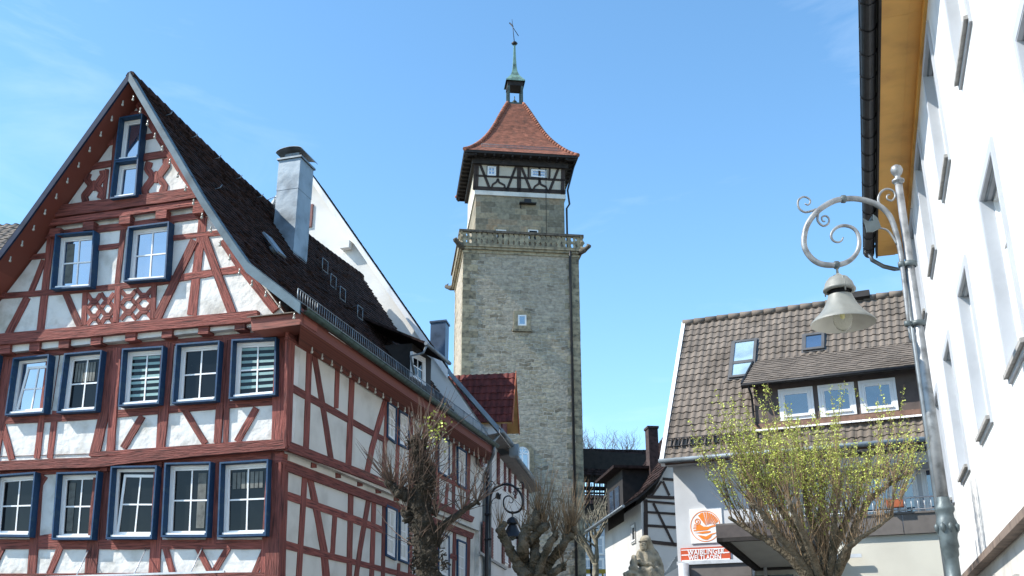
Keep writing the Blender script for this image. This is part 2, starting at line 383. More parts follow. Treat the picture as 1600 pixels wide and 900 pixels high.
M['ochre'] = mat('ochre_soffit', (.78, .42, .10), .6, .1, 1.2, bump=.15, bscale=10, col2=(.6, .3, .07))
M['dullochre'] = mat('dull_ochre_board', (.36, .19, .06), .7, .15, 2)
M['shutter'] = mat('dark_red_shutter', (.14, .035, .03), .6, .2, 5)
M['greystone'] = mat('grey_sill_stone', (.36, .35, .33), .85, .15, 9, bump=.4, bscale=40)
M['bark'] = mat('mossy_bark', (.042, .032, .02), .95, .6, 9, bump=1, bscale=26, bdist=.12, col2=(.02, .018, .008))
M['barkgreen'] = mat('olive_bark', (.125, .10, .065), .95, .4, 5, bump=1, bscale=20, bdist=.1, col2=(.05, .042, .022))
M['twig'] = mat('tan_twig', (.22, .15, .085), .8, .3, 5, tint=.35)
M['twigdark'] = mat('brown_twig', (.13, .085, .06), .8, .3, 5, tint=.35)
M['bud'] = mat('yellow_green_leaf', (.40, .45, .08), .6, .2, 20, tint=.35)
M['sculpt'] = mat('carved_sandstone', (.26, .23, .17), .9, .35, 5, bump=.8, bscale=22, bdist=.03, col2=(.10, .09, .065))
M['orange'] = mat('orange_print', (.80, .22, .015), .5, .04, 3)
M['redsign'] = mat('red_print', (.52, .075, .02), .5, .1, 3)
M['signwhite'] = mat('white_print', (.8, .8, .8), .5, .02, 3)
M['alu'] = mat('pale_aluminium', (.6, .61, .62), .4, .08, 5, metal=.3)
M['greypanel'] = mat('grey_brown_panel', (.13, .115, .105), .6, .1, 3)
M['terracotta'] = mat('terracotta', (.36, .1, .04), .8, .2, 6)
M['tower_rubble'] = stonemat('tower_rubble', [(.16, .13, .09), (.32, .26, .175), (.42, .355, .25), (.26, .225, .17), (.48, .41, .29)], .55, .21, (.42, .375, .305), .03, .4, .9, patch=(.41, .355, .28))
M['tower_ashlar'] = stonemat('tower_ashlar', [(.27, .24, .17), (.16, .14, .10), (.32, .27, .18), (.22, .20, .15), (.28, .20, .12)], .75, .36, (.25, .23, .18), .012, .03, .4)
M['sandstone'] = mat('weathered_sandstone', (.27, .23, .155), .9, .3, 5, bump=.5, bscale=30, tint=.3, col2=(.11, .10, .075))
M['tower_tile'] = mat('orange_red_tower_tile', (.28, .105, .065), .9, .2, 3, tint=.28, col2=(.17, .075, .05))
M['cobble'] = stonemat('square_paving', [(.16, .15, .14), (.22, .2, .18), (.19, .18, .17)], .22, .14, (.09, .085, .08), .012, .01, .4)
# ================================================================== GROUND
random.seed(4)
g = MB(); g.quad((-600, -600, -.004), (600, -600, -.004), (600, 600, -.004), (-600, 600, -.004)); struct(g.build('ground', mat('dusty_ground', (.16, .15, .12), .95, .2, .2)))
g = MB(); g.prism([(-14, -20, .0), (30, -20, .0), (30, 60, .0), (-14, 60, .0)], (0, 0, -.003)); struct(g.build('paved_square', M['cobble']))
# ================================================================== RED HALF-TIMBERED HOUSE
UG, US = az(-72.67), az(15.4)
Pc = P(453, 620, 20.0)
Ocr = V((Pc.x, Pc.y, 0))
G2 = vplane(Ocr, -72.67); S2 = vplane(Ocr, 15.4)          # middle storey, gable and side
G1 = G2.off(-.13); S1 = S2.off(-.13)
G3 = G2.off(.16); G4 = G2.off(.26)
W = 2*G4.ab(203, 117, .60)[0]-.1
L = S2.ab(757, 690)[0]
red = empty('half_timbered_house', Ocr+UG*3, 'big red half-timbered house with blue window boxes and a steep dark tiled gable', 'house')
def z_of(pl, x, y, d=0): return pl.ab(x, y, d)[1]
zj1 = z_of(G2, 430, 703); zj2 = z_of(G3, 400, 510)          # jetty heights
VD = .60                                                     # verge overhang
VP = G4.off(VD)
prof = [VP.ab(203, 117), VP.ab(317, 311), VP.ab(350, 361), VP.ab(387, 414), VP.ab(470, 478)]
apk = prof[0][0]
profL = [(2*apk-a, b) for a, b in prof[1:]]
print('W', W, 'L', L, 'profile', [(round(a, 2), round(b, 2)) for a, b in prof])
# storey bodies
def storey(ga, sa, z0, z1, name, d, back=L):
    c = V((0, 0, 0))
    o = Ocr + G2.n*d + S2.n*d
    m = MB(); m.prism([o+Z*z0, o+UG*(W+.1)+Z*z0, o+UG*(W+.1)+US*(back)+Z*z0, o+US*back+Z*z0], Z*(z1-z0)); return m.build(name, M['plaster'], red)
def storey2(z0, z1, d, name='wall'):
    pg = G2.off(d); ps = S2.off(d)
    # corner: intersection of both offset planes
    k = Ocr+G2.n*d; t = (ps.O-k).dot(ps.n)/UG.dot(ps.n); o = k+UG*t
    m = MB()
    m.prism([o+Z*z0, o+UG*(W+.2)+Z*z0, o+UG*(W+.2)+Z*z1, o+Z*z1], US*.3); m.build(name, M['plaster'], red)
    m = MB(); i = US*.305
    m.prism([o+i*1.0+Z*z0, o+US*L+Z*z0, o+US*L+Z*z1, o+i*1.0+Z*z1], -S2.n*.3); m.build(name, M['plaster_side'], red)
    return o
K1 = storey2(0, zj1, -.13); K2 = storey2(zj1+.001, zj2+.05, 0)
zside = z_of(S2, 455, 517)
# gable wall (upper storeys) from the roof profile
def clipprof(zb, dz=.16):
    r = [(a, b-dz) for a, b in prof]; l = [(a, b-dz) for a, b in profL]
    return r, l
def wallpoly(z0, z1):
    pr = [(a, b-.2) for a, b in prof]; pts_r = []; 
    def a_at(z):
        for k in range(len(pr)-1):
            (a0, b0), (a1, b1) = pr[k], pr[k+1]
            if b1 <= z <= b0: return a0+(a1-a0)*(b0-z)/(b0-b1)
        return pr[-1][0] if z < pr[-1][1] else pr[0][0]
    zs = [z0]+[b for a, b in reversed(pr) if z0 < b < z1]+[z1]
    rr = [(a_at(z), z) for z in zs]
    rr = [(max(a, 0.0), z) for a, z in rr]
    return rr+[(2*apk-a, z) for a, z in reversed(rr)]
zmid = z_of(G4, 303, 306)
ztop = prof[0][1]-.25
m = MB(); pp = wallpoly(zj2, zmid); m.prism([G3.p(a, b) for a, b in pp], -G3.n*.25); m.build('wall', M['plaster'], red)
m = MB(); pp = wallpoly(zmid+.001, ztop); m.prism([G4.p(a, b) for a, b in pp], -G4.n*.25); m.build('wall', M['plaster'], red)
# back gable
m = MB(); pp = wallpoly(0, ztop); m.prism([G3.p(a, b)+US*(L-.3) for a, b in pp], -G3.n*.25); m.build('wall', M['plaster'], red)
# ---- timbers
def bars(pl, lst, name, d1=.03, mt='timber', **k):
    mb = MB()
    for e in lst:
        pts, wd = e[0], e[1]
        if pl in (S1, S2): wd = tuple(x*1.25 for x in wd) if isinstance(wd, tuple) else wd*1.3
        dd = e[2] if len(e) > 2 else d1
        bar(mb, pl, pts, wd, -.02, dd+random.uniform(-.004, .004), **k)
    return mb.build(name, M[mt], red)
D = .045
bars(G1, [([(-40, 741), (200, 727), (442, 708)], 13, .05), ([(-40, 850), (200, 851), (436, 850)], 15), ([(-40, 905), (434, 903)], 18, .05),
  ([(61, 736), (48, 905)], 13), ([(156, 728), (140, 905)], 18), ([(170, 728), (160, 850)], 10), ([(249, 722), (240, 905)], 17), ([(337, 716), (329, 850)], 15),
  ([(433, 708), (424, 905)], (20, 22), .06), ([(421, 715), (410, 905)], 8), ([(70, 744), (60, 760)], 8),
  ([(-6, 735), (-20, 905)], 12), ([(95, 852), (76, 897)], 9), ([(258, 856), (269, 897)], 9), ([(308, 855), (329, 896)], 9), ([(357, 855), (332, 896)], 9), ([(414, 857), (396, 899)], 9),
  ([(86, 838), (60, 842)], 10), ([(3, 857), (-16, 895)], 9)], 'timber_frame', .03)
bars(G2, [([(-40, 729), (150, 722), (300, 706), (445, 693)], 15, .09), ([(-40, 714), (160, 708)], 0.1), ([(-40, 659), (120, 651), (300, 637), (437, 626)], (12, 11)), ([(-40, 560), (200, 541), (447, 519)], 9, .04),
  ([(78, 553), (66, 640), (57, 716)], 9), ([(93, 553), (80, 640)], .1), ([(86, 642), (77, 716)], 9), ([(172, 543), (163, 640), (146, 714)], 15, .04), ([(183, 543), (176, 640), (171, 712)], 12, .045),
  ([(266, 535), (258, 630), (251, 700)], 11, .04), ([(256, 540), (248, 700)], 9), ([(350, 527), (339, 692)], 11, .04), ([(357, 527), (352, 692)], 8), ([(440, 519), (434, 696)], (21, 21), .07), ([(449, 519), (446, 696)], 8, .05),
  ([(0, 652), (18, 718)], 10), ([(222, 650), (192, 700)], 10), ([(289, 642), (320, 693)], 10), ([(400, 637), (370, 690)], 10),
  ([(140, 710), (440, 689)], 7, .05), ([(10, 556), (0, 655)], 9)], 'timber_frame', .03)
# side of upper storey
bars(S2, [([(453, 523), (606, 615), (762, 709)], (13, 6), .05), ([(453, 604), (606, 690)], (9, 6.5)), ([(641, 708), (684, 731)], 6), ([(704, 742), (715, 748)], 5), ([(456, 517), (451, 700)], (9, 7), .04), ([(484.5, 540), (479, 704)], 6),
  ([(490, 545), (506, 640), (518, 718)], 6), ([(528, 572), (526, 638)], 5), ([(551, 586), (545, 732)], 6), ([(604, 622), (582, 700), (573, 745)], 6), ([(623, 630), (622, 700)], 3.5), ([(605, 630), (603, 685)], 3.5),
  ([(643, 640), (642, 772)], 4), ([(602, 686), (600, 755)], 4), ([(664, 660), (662, 780)], 4), ([(683.5, 665), (684, 790)], 4), ([(710, 688), (709, 795)], 3.5), ([(733, 697), (731, 810)], 4), ([(622, 695), (620, 762)], 4),
  ([(452, 697), (570, 742), (740, 812)], (12, 7), .06), ([(655, 705), (645, 770)], 3), ([(700, 755), (697, 790)], 3), ([(684, 742), (735, 768)], 4),
  ], 'timber_frame', .02)
bars(S1, [([(448, 727), (600, 784), (740, 838)], (13, 7), .05)] +
  [([(x, y-7), (x, y+9)], 6) for x, y in ((491, 722), (529, 738), (563, 751), (592, 762), (620, 774), (648, 785), (676, 797), (704, 808))] +
  [([(445, 722), (440, 910)], 9, .04), ([(449, 774), (545, 808), (603, 830)], (10, 8)), ([(641, 845), (684, 860)], 7), ([(704, 868), (715, 872)], 6), ([(446, 851), (504, 866), (545, 876), (738, 925)], (10, 6)),
   ([(477, 744), (467, 910)], 6), ([(484, 742), (496, 800), (507, 860), (511, 912)], (7, 9)), ([(524, 804), (520, 866)], 5), ([(549, 765), (546, 912)], 6), ([(577, 778), (563, 860), (556, 912)], 5), ([(585, 780), (581, 912)], 5),
   ([(601, 785), (599, 912)], 4), ([(643, 800), (641, 912)], 4), ([(660, 806), (658, 912)], 4), ([(683, 815), (682, 912)], 3.5), ([(711, 826), (709, 912)], 3.5), ([(733, 834), (731, 912)], 4), ([(624, 880), (622, 912)], 3)], 'timber_frame', .02)
# gable storeys
bars(G3, [([(-60, 536), (0, 530), (200, 511), (402, 493)], (17, 17), .12), ([(40, 371), (200, 352), (318, 335)], 10, .04), ([(-20, 464), (140, 452), (272, 438)], 9), ([(268, 436), (330, 426), (385, 419)], 11), ([(45, 402), (80, 398)], 8), ([(147, 388), (190, 383)], 8), ([(266, 372), (352, 362)], 8),
  ([(79, 372), (62, 520)], 11), ([(151, 358), (141, 455)], 8), ([(193, 352), (182, 450)], 8), ([(268, 345), (259, 440)], 7), ([(133, 452), (130, 508)], 8), ([(184, 447), (180, 503)], 9, .035), ([(240, 443), (238, 498)], 8), ([(317, 338), (299, 492)], (12, 14)),
  ([(68, 406), (48, 456)], 8), ([(42, 464), (12, 522)], 10), ([(101, 456), (124, 510)], 10), ([(303, 375), (244, 498)], 12, .04), ([(318, 370), (362, 490)], 13, .04), ([(347, 375), (375, 415), (430, 485)], 13, .05), ([(88, 455), (188, 447)], 7)], 'timber_frame', .03)
bars(G4, [([(60, 333), (200, 315), (312, 299)], 17, .10), ([(68, 349), (200, 331), (313, 315)], 9, .06), ([(166, 224), (184, 219)], 8), ([(222, 215), (256, 208)], 8), ([(126, 263), (180, 254)], 10), ([(214, 247), (278, 237)], 11), ([(190, 180), (226, 174)], 6),
  ([(184, 178), (172, 312)], 7), ([(227, 172), (213, 307)], 7), ([(167, 264), (161, 312)], 6), ([(203, 142), (268, 246), (303, 297)], 11, .04), ([(203, 142), (140, 240), (78, 332)], 13, .04)], 'timber_frame', .03)
# the part of the gable front that runs on to the left
def abars(pl, lst, d1=.03):
    mb = MB()
    for pts, wd in lst: bar(mb, pl, pts, wd, -.02, d1+random.uniform(-.004, .004), space='ab')
    mb.build('timber_frame', M['timber'], red)
for pl, rows in ((G1, ((741, .17), (850, .19), (905, .2))), (G2, ((729, .2), (658, .15), (560, .12)))):
    z = [pl.ab(-38, y)[1] for y, _ in rows]; aL = pl.ab(-38, 700)[0]; zt, zm = max(z), sorted(z)[1]
    lst = [([(aL, pl.ab(-38, y)[1]), (W+.05, pl.ab(-38, y)[1])], w_) for y, w_ in rows]
    z0 = 0 if pl is G1 else min(z)
    for a in (W-.02, W-1.15, W-1.35, aL+.25): lst.append(([(a, z0), (a, zt)], .16))
    lst.append(([(W-.1, z0), (W-.9, zm if pl is G2 else z0+1.2)], .13)); abars(pl, lst)
zb_ = G3.ab(-55, 536)[1]; zr_ = G3.ab(-15, 464)[1]; aL = G3.ab(-50, 536)[0]; abars(G3, [([(aL, zb_), (W, zb_)], .22), ([(G3.ab(-15, 464)[0], zr_), (W-1.0, zr_)], .12), ([(aL, zb_), (aL+.1, zr_)], .14), ([(aL+.2, zb_), (aL+.9, zr_)], .12)], .05)
# carved openwork panels
def lattice(pl, x0, y0, x1, y1, dy, nx, ny, seed):
    mb = MB(); sx = (x1-x0)/nx; sy = (y1-y0)/ny; r = random.Random(seed)
    for i in range(nx):
        for j in range(ny):
            cx, cy = x0+(i+.5)*sx, y0+(j+.5)*sy+dy*(i+.5)/nx
            for sg in (-1, 1):
                bar(mb, pl, [(cx-sx/2, cy-sg*sy/2), (cx-sx*.2, cy-sg*sy*.12), (cx+sx*.2, cy+sg*sy*.12), (cx+sx/2, cy+sg*sy/2)], 6.4, -.01, .022)
            q = [pl.ab(cx+math.cos(k*1.047)*sx*.26, cy+math.sin(k*1.047)*sy*.26, .03) for k in range(6)]
            mb.prism([pl.p(a, b, .03) for a, b in q], -pl.n*.03, uv=[(a, b) for a, b in q])
    return mb.build('carved_panel', M['timber'], red)
lattice(G3, 136, 460, 178, 508, -3, 2, 2, 1); lattice(G3, 188, 454, 237, 500, -4, 2, 2, 2)
def openwork(pl, x0, y0, x1, y1, sl):
    """narrow board with carved holes: drawn as curved struts"""
    mb = MB(); w_, h = x1-x0, y1-y0
    def q(u, v): return (x0+u*w_-.10*(v-.5)*h, y0+v*h+sl*(u-.5))
    for s in (0, 1):
        f = (lambda u: u) if s == 0 else (lambda u: 1-u)
        bar(mb, pl, [q(f(.08), 0), q(f(.0), .2), q(f(.3), .45), q(f(.3), .55), q(f(-.02), .8), q(f(.08), 1)], 10.5, -.01, .03)
        bar(mb, pl, [q(f(.3), .42), q(f(.52), .36)], 5, -.01, .028); bar(mb, pl, [q(f(.3), .58), q(f(.52), .62)], 5, -.01, .028)
    bar(mb, pl, [q(.5, .34), q(.5, .66)], 6, -.01, .033)
    return mb.build('carved_panel', M['timber'], red)
openwork(G4, 133, 268, 160, 312, -5); openwork(G4, 228, 250, 258, 303, -6)
# beam heads
mb_all = [(G3, x, y, 16, 14) for x, y in ((8, 546), (54, 542), (100, 537), (150, 532), (204, 526), (261, 521), (318, 515), (375, 509))] + [(G4, x, y, 17, 13) for x, y in ((86, 363), (138, 353), (195, 343), (252, 335), (310, 327))]
for pl, x, y, w_, h in mb_all:
    m = MB(); dd = .07
    q = [pl.ab(x-w_/2, y-h/2, dd), pl.ab(x+w_/2, y-h/2-1, dd), pl.ab(x+w_/2-1, y+h/2-1, dd), pl.ab(x-w_/2-1, y+h/2, dd)]
    m.prism([pl.p(a, b, dd) for a, b in q], -pl.n*.4, uv=[(a, b) for a, b in q]); m.build('beam_head', M['timber'], red)
for x, y in ((436, 716), (247, 722), (162, 728)):
    m = MB(); q = [G1.ab(x-6, y-8, .1), G1.ab(x+6, y-9, .1), G1.ab(x+5, y+8, .1), G1.ab(x-6, y+8, .1)]
    m.prism([G1.p(a, b, .1) for a, b in q], -G1.n*.2, uv=[(a, b) for a, b in q]); m.build('beam_head', M['timber'], red)
# ---- windows
def win(pl, quad, out=.21, glass='glassdark', **k):
    k.setdefault('cas', .034); k.setdefault('back', .02)
    q = [pl.ab(x, y, out) for x, y in quad]
    return window(pl, q, red, out=out, casmat=M['blue'], frame=M['frame'], glass=M[glass], **k)
win(G1, [(-10, 742), (55, 737), (45.7, 839), (-19, 838)]); win(G1, [(88, 738), (153, 736), (143, 843), (80, 843)])
win(G1, [(173, 728), (245, 727), (237, 842), (165, 842)], tilt=.1); win(G1, [(257, 723), (329, 721), (323, 839), (251, 839)]); win(G1, [(343, 722), (419, 717), (415, 837), (339, 839)])
win(G2, [(20, 559), (76.5, 553), (68, 645), (7, 649)], tilt=.16, glass='glasssky'); win(G2, [(100, 552), (159, 546.6), (149, 641.7), (88, 645)])
win(G2, [(190.5, 544.5), (255, 540), (248, 630.7), (184, 635)], blind=M['blind']); win(G2, [(274.5, 537), (343, 531.6), (337, 626), (268, 630.7)]); win(G2, [(361.5, 530), (431.4, 526.5), (430, 617), (357, 623)], blind=M['blind'])
win(G3, [(86, 365.4), (147, 360), (141, 448), (78.6, 452)], glass='glasssky'); win(G3, [(199.5, 354), (264, 345.6), (258.6, 435), (192, 440)], glass='glasssky')
win(G4, [(186, 183), (222.6, 177), (216, 247), (178, 251)], glass='glasssky', cols=1, rows=1); win(G4, [(178, 252), (216, 247.5), (211.5, 305), (171, 310.5)], glass='glasssky', cols=1, rows=1)
for q in ([(607, 626), (621, 636), (620, 694), (606, 683)], [(625, 640), (641, 650), (640, 703), (624, 695)], [(686, 677), (703, 688), (703, 748), (686, 738)], [(716, 697), (730, 706), (729, 765), (716, 757)]):
    win(S2, q, out=.06, cas=.045, rows=3, fr=.05, back=.0, sill=False, glass='glasssky')
for q in ([(605, 788), (622, 796), (620, 876), (604, 868)], [(626, 798), (640, 804), (640, 882), (625, 876)], [(686, 830), (703, 838), (703, 905), (686, 898)], [(716, 842), (730, 848), (729, 915), (716, 908)]):
    win(S1, q, out=.06, cas=.045, rows=3, fr=.05, back=.0, sill=False)
def curtain(w, pl, quad, out, lo, hi, yb=1.0):
    q = inset([pl.ab(x, y, out) for x, y in quad], .19); m = MB(); n = 7
    for k in range(n):
        t0 = lo+(hi-lo)*k/n; t1 = lo+(hi-lo)*(k+.8)/n; a, b_, c_, d_ = qlerp(q, t0, 0), qlerp(q, t1, 0), qlerp(q, t1, yb), qlerp(q, t0, yb)
        m.prism([pl.p(*a, .0225-.0), pl.p(*b_, .0225), pl.p(*c_, .0225), pl.p(*d_, .0225)], -pl.n*.002)
    m.build('curtain', M['curtain'], w)
M['curtain'] = mat('net_curtain', (.13, .135, .12), .6, .2, 8)
for pl, qd, lo, hi, yb in ((G1, [(88, 738), (153, 736), (143, 843), (80, 843)], 0, .25, 1), (G1, [(257, 723), (329, 721), (323, 839), (251, 839)], .72, 1, 1), (G1, [(343, 722), (419, 717), (415, 837), (339, 839)], 0, 1, .3), (G2, [(100, 552), (159, 546.6), (149, 641.7), (88, 645)], 0, .9, .45), (G3, [(86, 365.4), (147, 360), (141, 448), (78.6, 452)], 0, .3, 1)):
    curtain(red, pl, qd, .21, lo, hi, yb)
for pl, y0, y1 in ((G1, 742, 839), (G2, 560, 650)):
    z1, z0 = pl.ab(-18, y0)[1], pl.ab(-18, y1)[1]; a = W-.25
    window(pl, [(a-.02, z1), (a-.85, z1), (a-.85, z0), (a-.02, z0)], red, out=.21, cas=.034, back=.02, casmat=M['blue'], frame=M['frame'], glass=M['glassdark'])
# ---- roof
eaveR = prof[-1]; Lr = L+.15
def sag(t): return -.28*math.sin(math.pi*min(max(t, 0), 1))
def roof_side(pr, sgn):
    mb = MB(); nL = int(Lr/.19)
    seglen = [math.hypot(pr[k+1][0]-pr[k][0], pr[k+1][1]-pr[k][1]) for k in range(len(pr)-1)]; tot = sum(seglen)
    def at(s):
        for k, l in enumerate(seglen):
            if s <= l or k == len(seglen)-1:
                t = s/l; return (pr[k][0]+(pr[k+1][0]-pr[k][0])*t, pr[k][1]+(pr[k+1][1]-pr[k][1])*t, k)
            s -= l
    rows = int(tot/.17); th = tot/rows
    for j in range(rows):
        a1, b1, k = at(j*th); a2, b2, k2 = at((j+1)*th)
        nrm = V((pr[k2][1]-pr[k2+1][1], pr[k2+1][0]-pr[k2][0])) if False else None
        dx, dy = a2-a1, b2-b1; l = math.hypot(dx, dy); nx, ny = -dy/l, dx/l
        if ny < 0: nx, ny = -nx, -ny
        for i in range(nL+1):
            y0 = (i+(.5 if j % 2 else 0))*.19-.19; y1 = y0+.183; y0 = max(y0, 0); y1 = min(y1, Lr)
            if y1 <= y0: continue
            jt = random.uniform(-.006, .008); h = .03+jt+(.02 if random.random() < .04 else 0)
            def pt(a, b, off, y): return VP.p(a+nx*off, b+ny*off, 0)+US*y+Z*(sag(y/Lr)*(b-prof[-1][1])/(prof[0][1]-prof[-1][1]))
            q0, q1 = pt(a1, b1, .012, y0), pt(a1, b1, .012, y1); q2, q3 = pt(a2, b2, h+.01, y1), pt(a2, b2, h+.01, y0); q4, q5 = pt(a2, b2, -.01, y1), pt(a2, b2, -.01, y0)
            i0 = mb.add([q0, q1, q2, q3, q4, q5]); t = random.random()
            mb.face((i0, i0+1, i0+2, i0+3), None, t); mb.face((i0+3, i0+2, i0+4, i0+5), None, t)
    return mb
mb = roof_side(prof, 1); rf = mb.build('roof', M['tile_dark'], red)
mb = roof_side([prof[0]]+profL, -1); mb.build('roof', M['tile_dark'], red)
# underlay slab (soffit) with wavy ridge
mb = MB()
for pr in (prof, [prof[0]]+profL):
    for k in range(len(pr)-1):
        for j in range(8):
            y0, y1 = .04+(Lr-.05)*j/8, .04+(Lr-.05)*(j+1)/8
            t4 = []
            for (a, b), y in ((pr[k], y0), (pr[k+1], y0), (pr[k+1], y1), (pr[k], y1)):
                t4.append(VP.p(a, b, 0)+US*y+Z*(sag(y/Lr)*(b-prof[-1][1])/(prof[0][1]-prof[-1][1])-.03))
            mb.prism(t4, Z*-.1)
mb.build('roof_boarding', M['soffitred'], red)
# wide soffit boards and verge
for pr, matn in ((prof, 'bargeblue'), ([prof[0]]+profL, 'navy')):
    mb = MB()
    for k in range(len(pr)-1):
        (a0, b0), (a1, b1) = pr[k], pr[k+1]
        t4 = [VP.p(a0, b0+.07, .03), VP.p(a1, b1+.07, .03), VP.p(a1, b1-.17, .03), VP.p(a0, b0-.17, .03)]
        mb.prism(t4, -VP.n*.05)
        i = [VP.p(a0, b0+.072, .03), VP.p(a1, b1+.072, .03)]
        mb.prism([i[0], i[1], i[1]-VP.n*.16, i[0]-VP.n*.16], Z*-.02)
    mb.build('verge_board', M[matn], red)
# side eave: fascia, soffit, gutter, boxed return at the corner
ea = VP.p(*eaveR)
def eave_line(y, dn=0, dz=0): return ea+US*y+S2.n*dn+Z*dz
es = (ea-S2.O).dot(S2.n)
print('eave overhang', es, 'eave z', ea.z, 'zside', zside)
mb = MB()
mb.prism([eave_line(.1, -.02, -.12), eave_line(.1, -.02, -.34), S2.O+US*0+Z*(ea.z-.46)+S2.n*.05+US*(.1), S2.O+Z*(ea.z-.12)+S2.n*0+US*.1], US*(Lr-.2), uv=[(0, 0), (0, .2), (5, .4), (5, 1)])
mb.build('cornice', M['soffitred'], red)
mb = MB()
c = G3.ab(400, 500, .3)
q = [(c[0], ea.z-.05), (prof[-1][0]+.02, ea.z-.05), (prof[-1][0]+.02, ea.z-.3), (c[0]-.05, ea.z-.33)]
mb.prism([G3.p(a, b, .5) for a, b in q], -G3.n*.55, uv=[(a, b) for a, b in q]); mb.build('cornice', M['soffitred'], red)
mb = MB(); q = [(c[0]+.05, ea.z-.045), (prof[-1][0]-.02, ea.z-.045)]
mb.prism([G3.p(q[0][0], q[0][1], .56), G3.p(q[1][0], q[1][1], .56), G3.p(q[1][0], q[1][1]+.14, .1), G3.p(q[0][0], q[0][1]+.14, .1)], Z*-.02); mb.build('roof', M['tile_brown'], red)
mb = MB(); pts = [eave_line(y, .07, -.06) for y in (0, Lr/2, Lr)]; 
n = 8; 
for k in range(2):
    for j in range(n):
        a0, a1 = math.pi*(1+j/n), math.pi*(1+(j+1)/n)
        def gp(p, a, r): return p+S2.n*(r*math.cos(a))+Z*(r*math.sin(a))
        for r in (.085, .078): mb.quad(gp(pts[k], a0, r), gp(pts[k], a1, r), gp(pts[k+1], a1, r), gp(pts[k+1], a0, r))
mb.tube([p+S2.n*.085 for p in pts], .012, 6); mb.build('gutter', M['copper'], red)
mb = MB(); dp = eave_line(Lr-.25, .05, -.1); wq = S2.p(L-.12, 0, .06); mb.tube([dp, dp+Z*-.25, V((wq.x, wq.y, dp.z-.7)), V((wq.x, wq.y, 0.1))], .05, 8); mb.build('downpipe', M['zincdark'], red)
# ridge tiles
mb = MB()
for i in range(int(Lr/.32)):
    y = i*.32; p0 = VP.p(*prof[0])+US*y+Z*(sag(y/Lr)+.0); p1 = VP.p(*prof[0])+US*(y+.36)+Z*(sag((y+.36)/Lr)-.01)
    mb.tube([p0, p1], [.11, .095], 8)
mb.build('ridge_tiles', M['tile_dark'], red)
# roof slope frame (upper part), for things that stand on it
def slope(k, y=0):
    (a0, b0), (a1, b1) = prof[k], prof[k+1]; p0 = VP.p(a0, b0); p1 = VP.p(a1, b1); v = (p0-p1).normalized(); n = US.cross(v)
    if n.z < 0: n = -n
    return Pl(p1, US, v, n)
SL0, SL3 = slope(0), slope(3)
def rail(pl, x0, x1, y0px, y1px, h, name, step=.11, par=None):
    a0, b0 = pl.ab(x0, y0px); a1, b1 = pl.ab(x1, y1px)
    if name == 'snow_guard': a0, b0, a1, b1 = .25, .3, Lr-.1, .3
    mb = MB(); n = int((a1-a0)/step)
    for k in range(n+1):
        t = k/n; p = pl.p(a0+(a1-a0)*t, b0+(b1-b0)*t, .03); mb.tube([p, p+Z*h], .008 if k % 8 else .014, 5)
    for hh in (.03, h):
        mb.tube([pl.p(a0, b0, .03)+Z*hh, pl.p(a1, b1, .03)+Z*hh], .011, 5)
    return mb.build(name, M['zincdark'], par or red)
rail(SL3, 458, 748, 452, 662, .26, 'snow_guard')
# safety hooks: stepped wire brackets on the slope
for x, y in ((497, 415), (510, 440), (525, 460), (553, 490), (420, 318)):
    a, b = SL0.ab(x, y); mb = MB()
    for s in (0, .35):
        mb.tube([SL0.p(a+s, b-.3, .03), SL0.p(a+s, b, .22), SL0.p(a+s, b+.06, .03)], .012, 5)
    mb.tube([SL0.p(a, b, .22), SL0.p(a+.35, b, .22)], .014, 5); mb.tube([SL0.p(a, b-.3, .04), SL0.p(a+.35, b-.3, .04)], .014, 5); mb.build('roof_hook', M['zincdark'], red)
a, b = SL0.ab(424, 390); mb = MB(); mb.prism([SL0.p(a-.2, b-.35, .12), SL0.p(a+.2, b-.35, .12), SL0.p(a+.2, b+.35, .06), SL0.p(a-.2, b+.35, .06)], SL0.n*.05); mb.tube([SL0.p(a, b-.1, 0), SL0.p(a, b-.1, .12)], .12, 8); mb.build('roof_vent', M['zinc'], red)
for x, y in ((256, 180), (296, 216), (334, 250), (368, 282), (335, 297), (402, 312)):
    a, b = SL0.ab(x, y); mb = MB(); mb.tube([SL0.p(a, b, .02), SL0.p(a, b-.05, .14), SL0.p(a+.02, b, .2)], .012, 5); mb.build('roof_hook', M['zincdark'], red)
# chimney clad in zinc
ph = SL0.hit(470, 404); q0 = SL0.p(*SL0.ab(430, 345))
Yc = ph.y
ch = MB(); corner = V((ph.x, ph.y, 0)); ztc = P(463, 246, Yc).z
fw = .62; sdp = .66
# front left / right edges at pixels 433 / 463 near the top
pr_ = P(463, 330, Yc); cpl = vplane(V((pr_.x, pr_.y, 0)), -72.67)
fw = cpl.ab(432, 300)[0]; spl = vplane(V((pr_.x, pr_.y, 0)), 15.4); sdp = spl.ab(487, 300)[0]
print('chimney', fw, sdp, ztc, Yc)
o = V((pr_.x, pr_.y, ph.z-2.5)); H = ztc-o.z
def chim(o, H, fw, sdp, name):
    ch = MB(); nn = 6
    for k in range(nn):
        z0, z1 = H*k/nn, H*(k+1)/nn-.004; e = .006*(k % 2)
        oo = o+Z*z0-UG*e-US*e; ch.box(oo, UG*(fw+2*e), US*(sdp+2*e), Z*(z1-z0))
    return ch.build(name, M['zinc'], red)
cho = chim(o, H, fw, sdp, 'chimney')
top = o+Z*H; cc = top+UG*fw/2+US*sdp/2
m = MB(); m.cbox(cc+Z*.03, UG*(fw+.1), US*(sdp+.1), Z*.05); m.cbox(cc+Z*.14, UG*(fw-.2), US*(sdp-.2), Z*.18)
k = 8
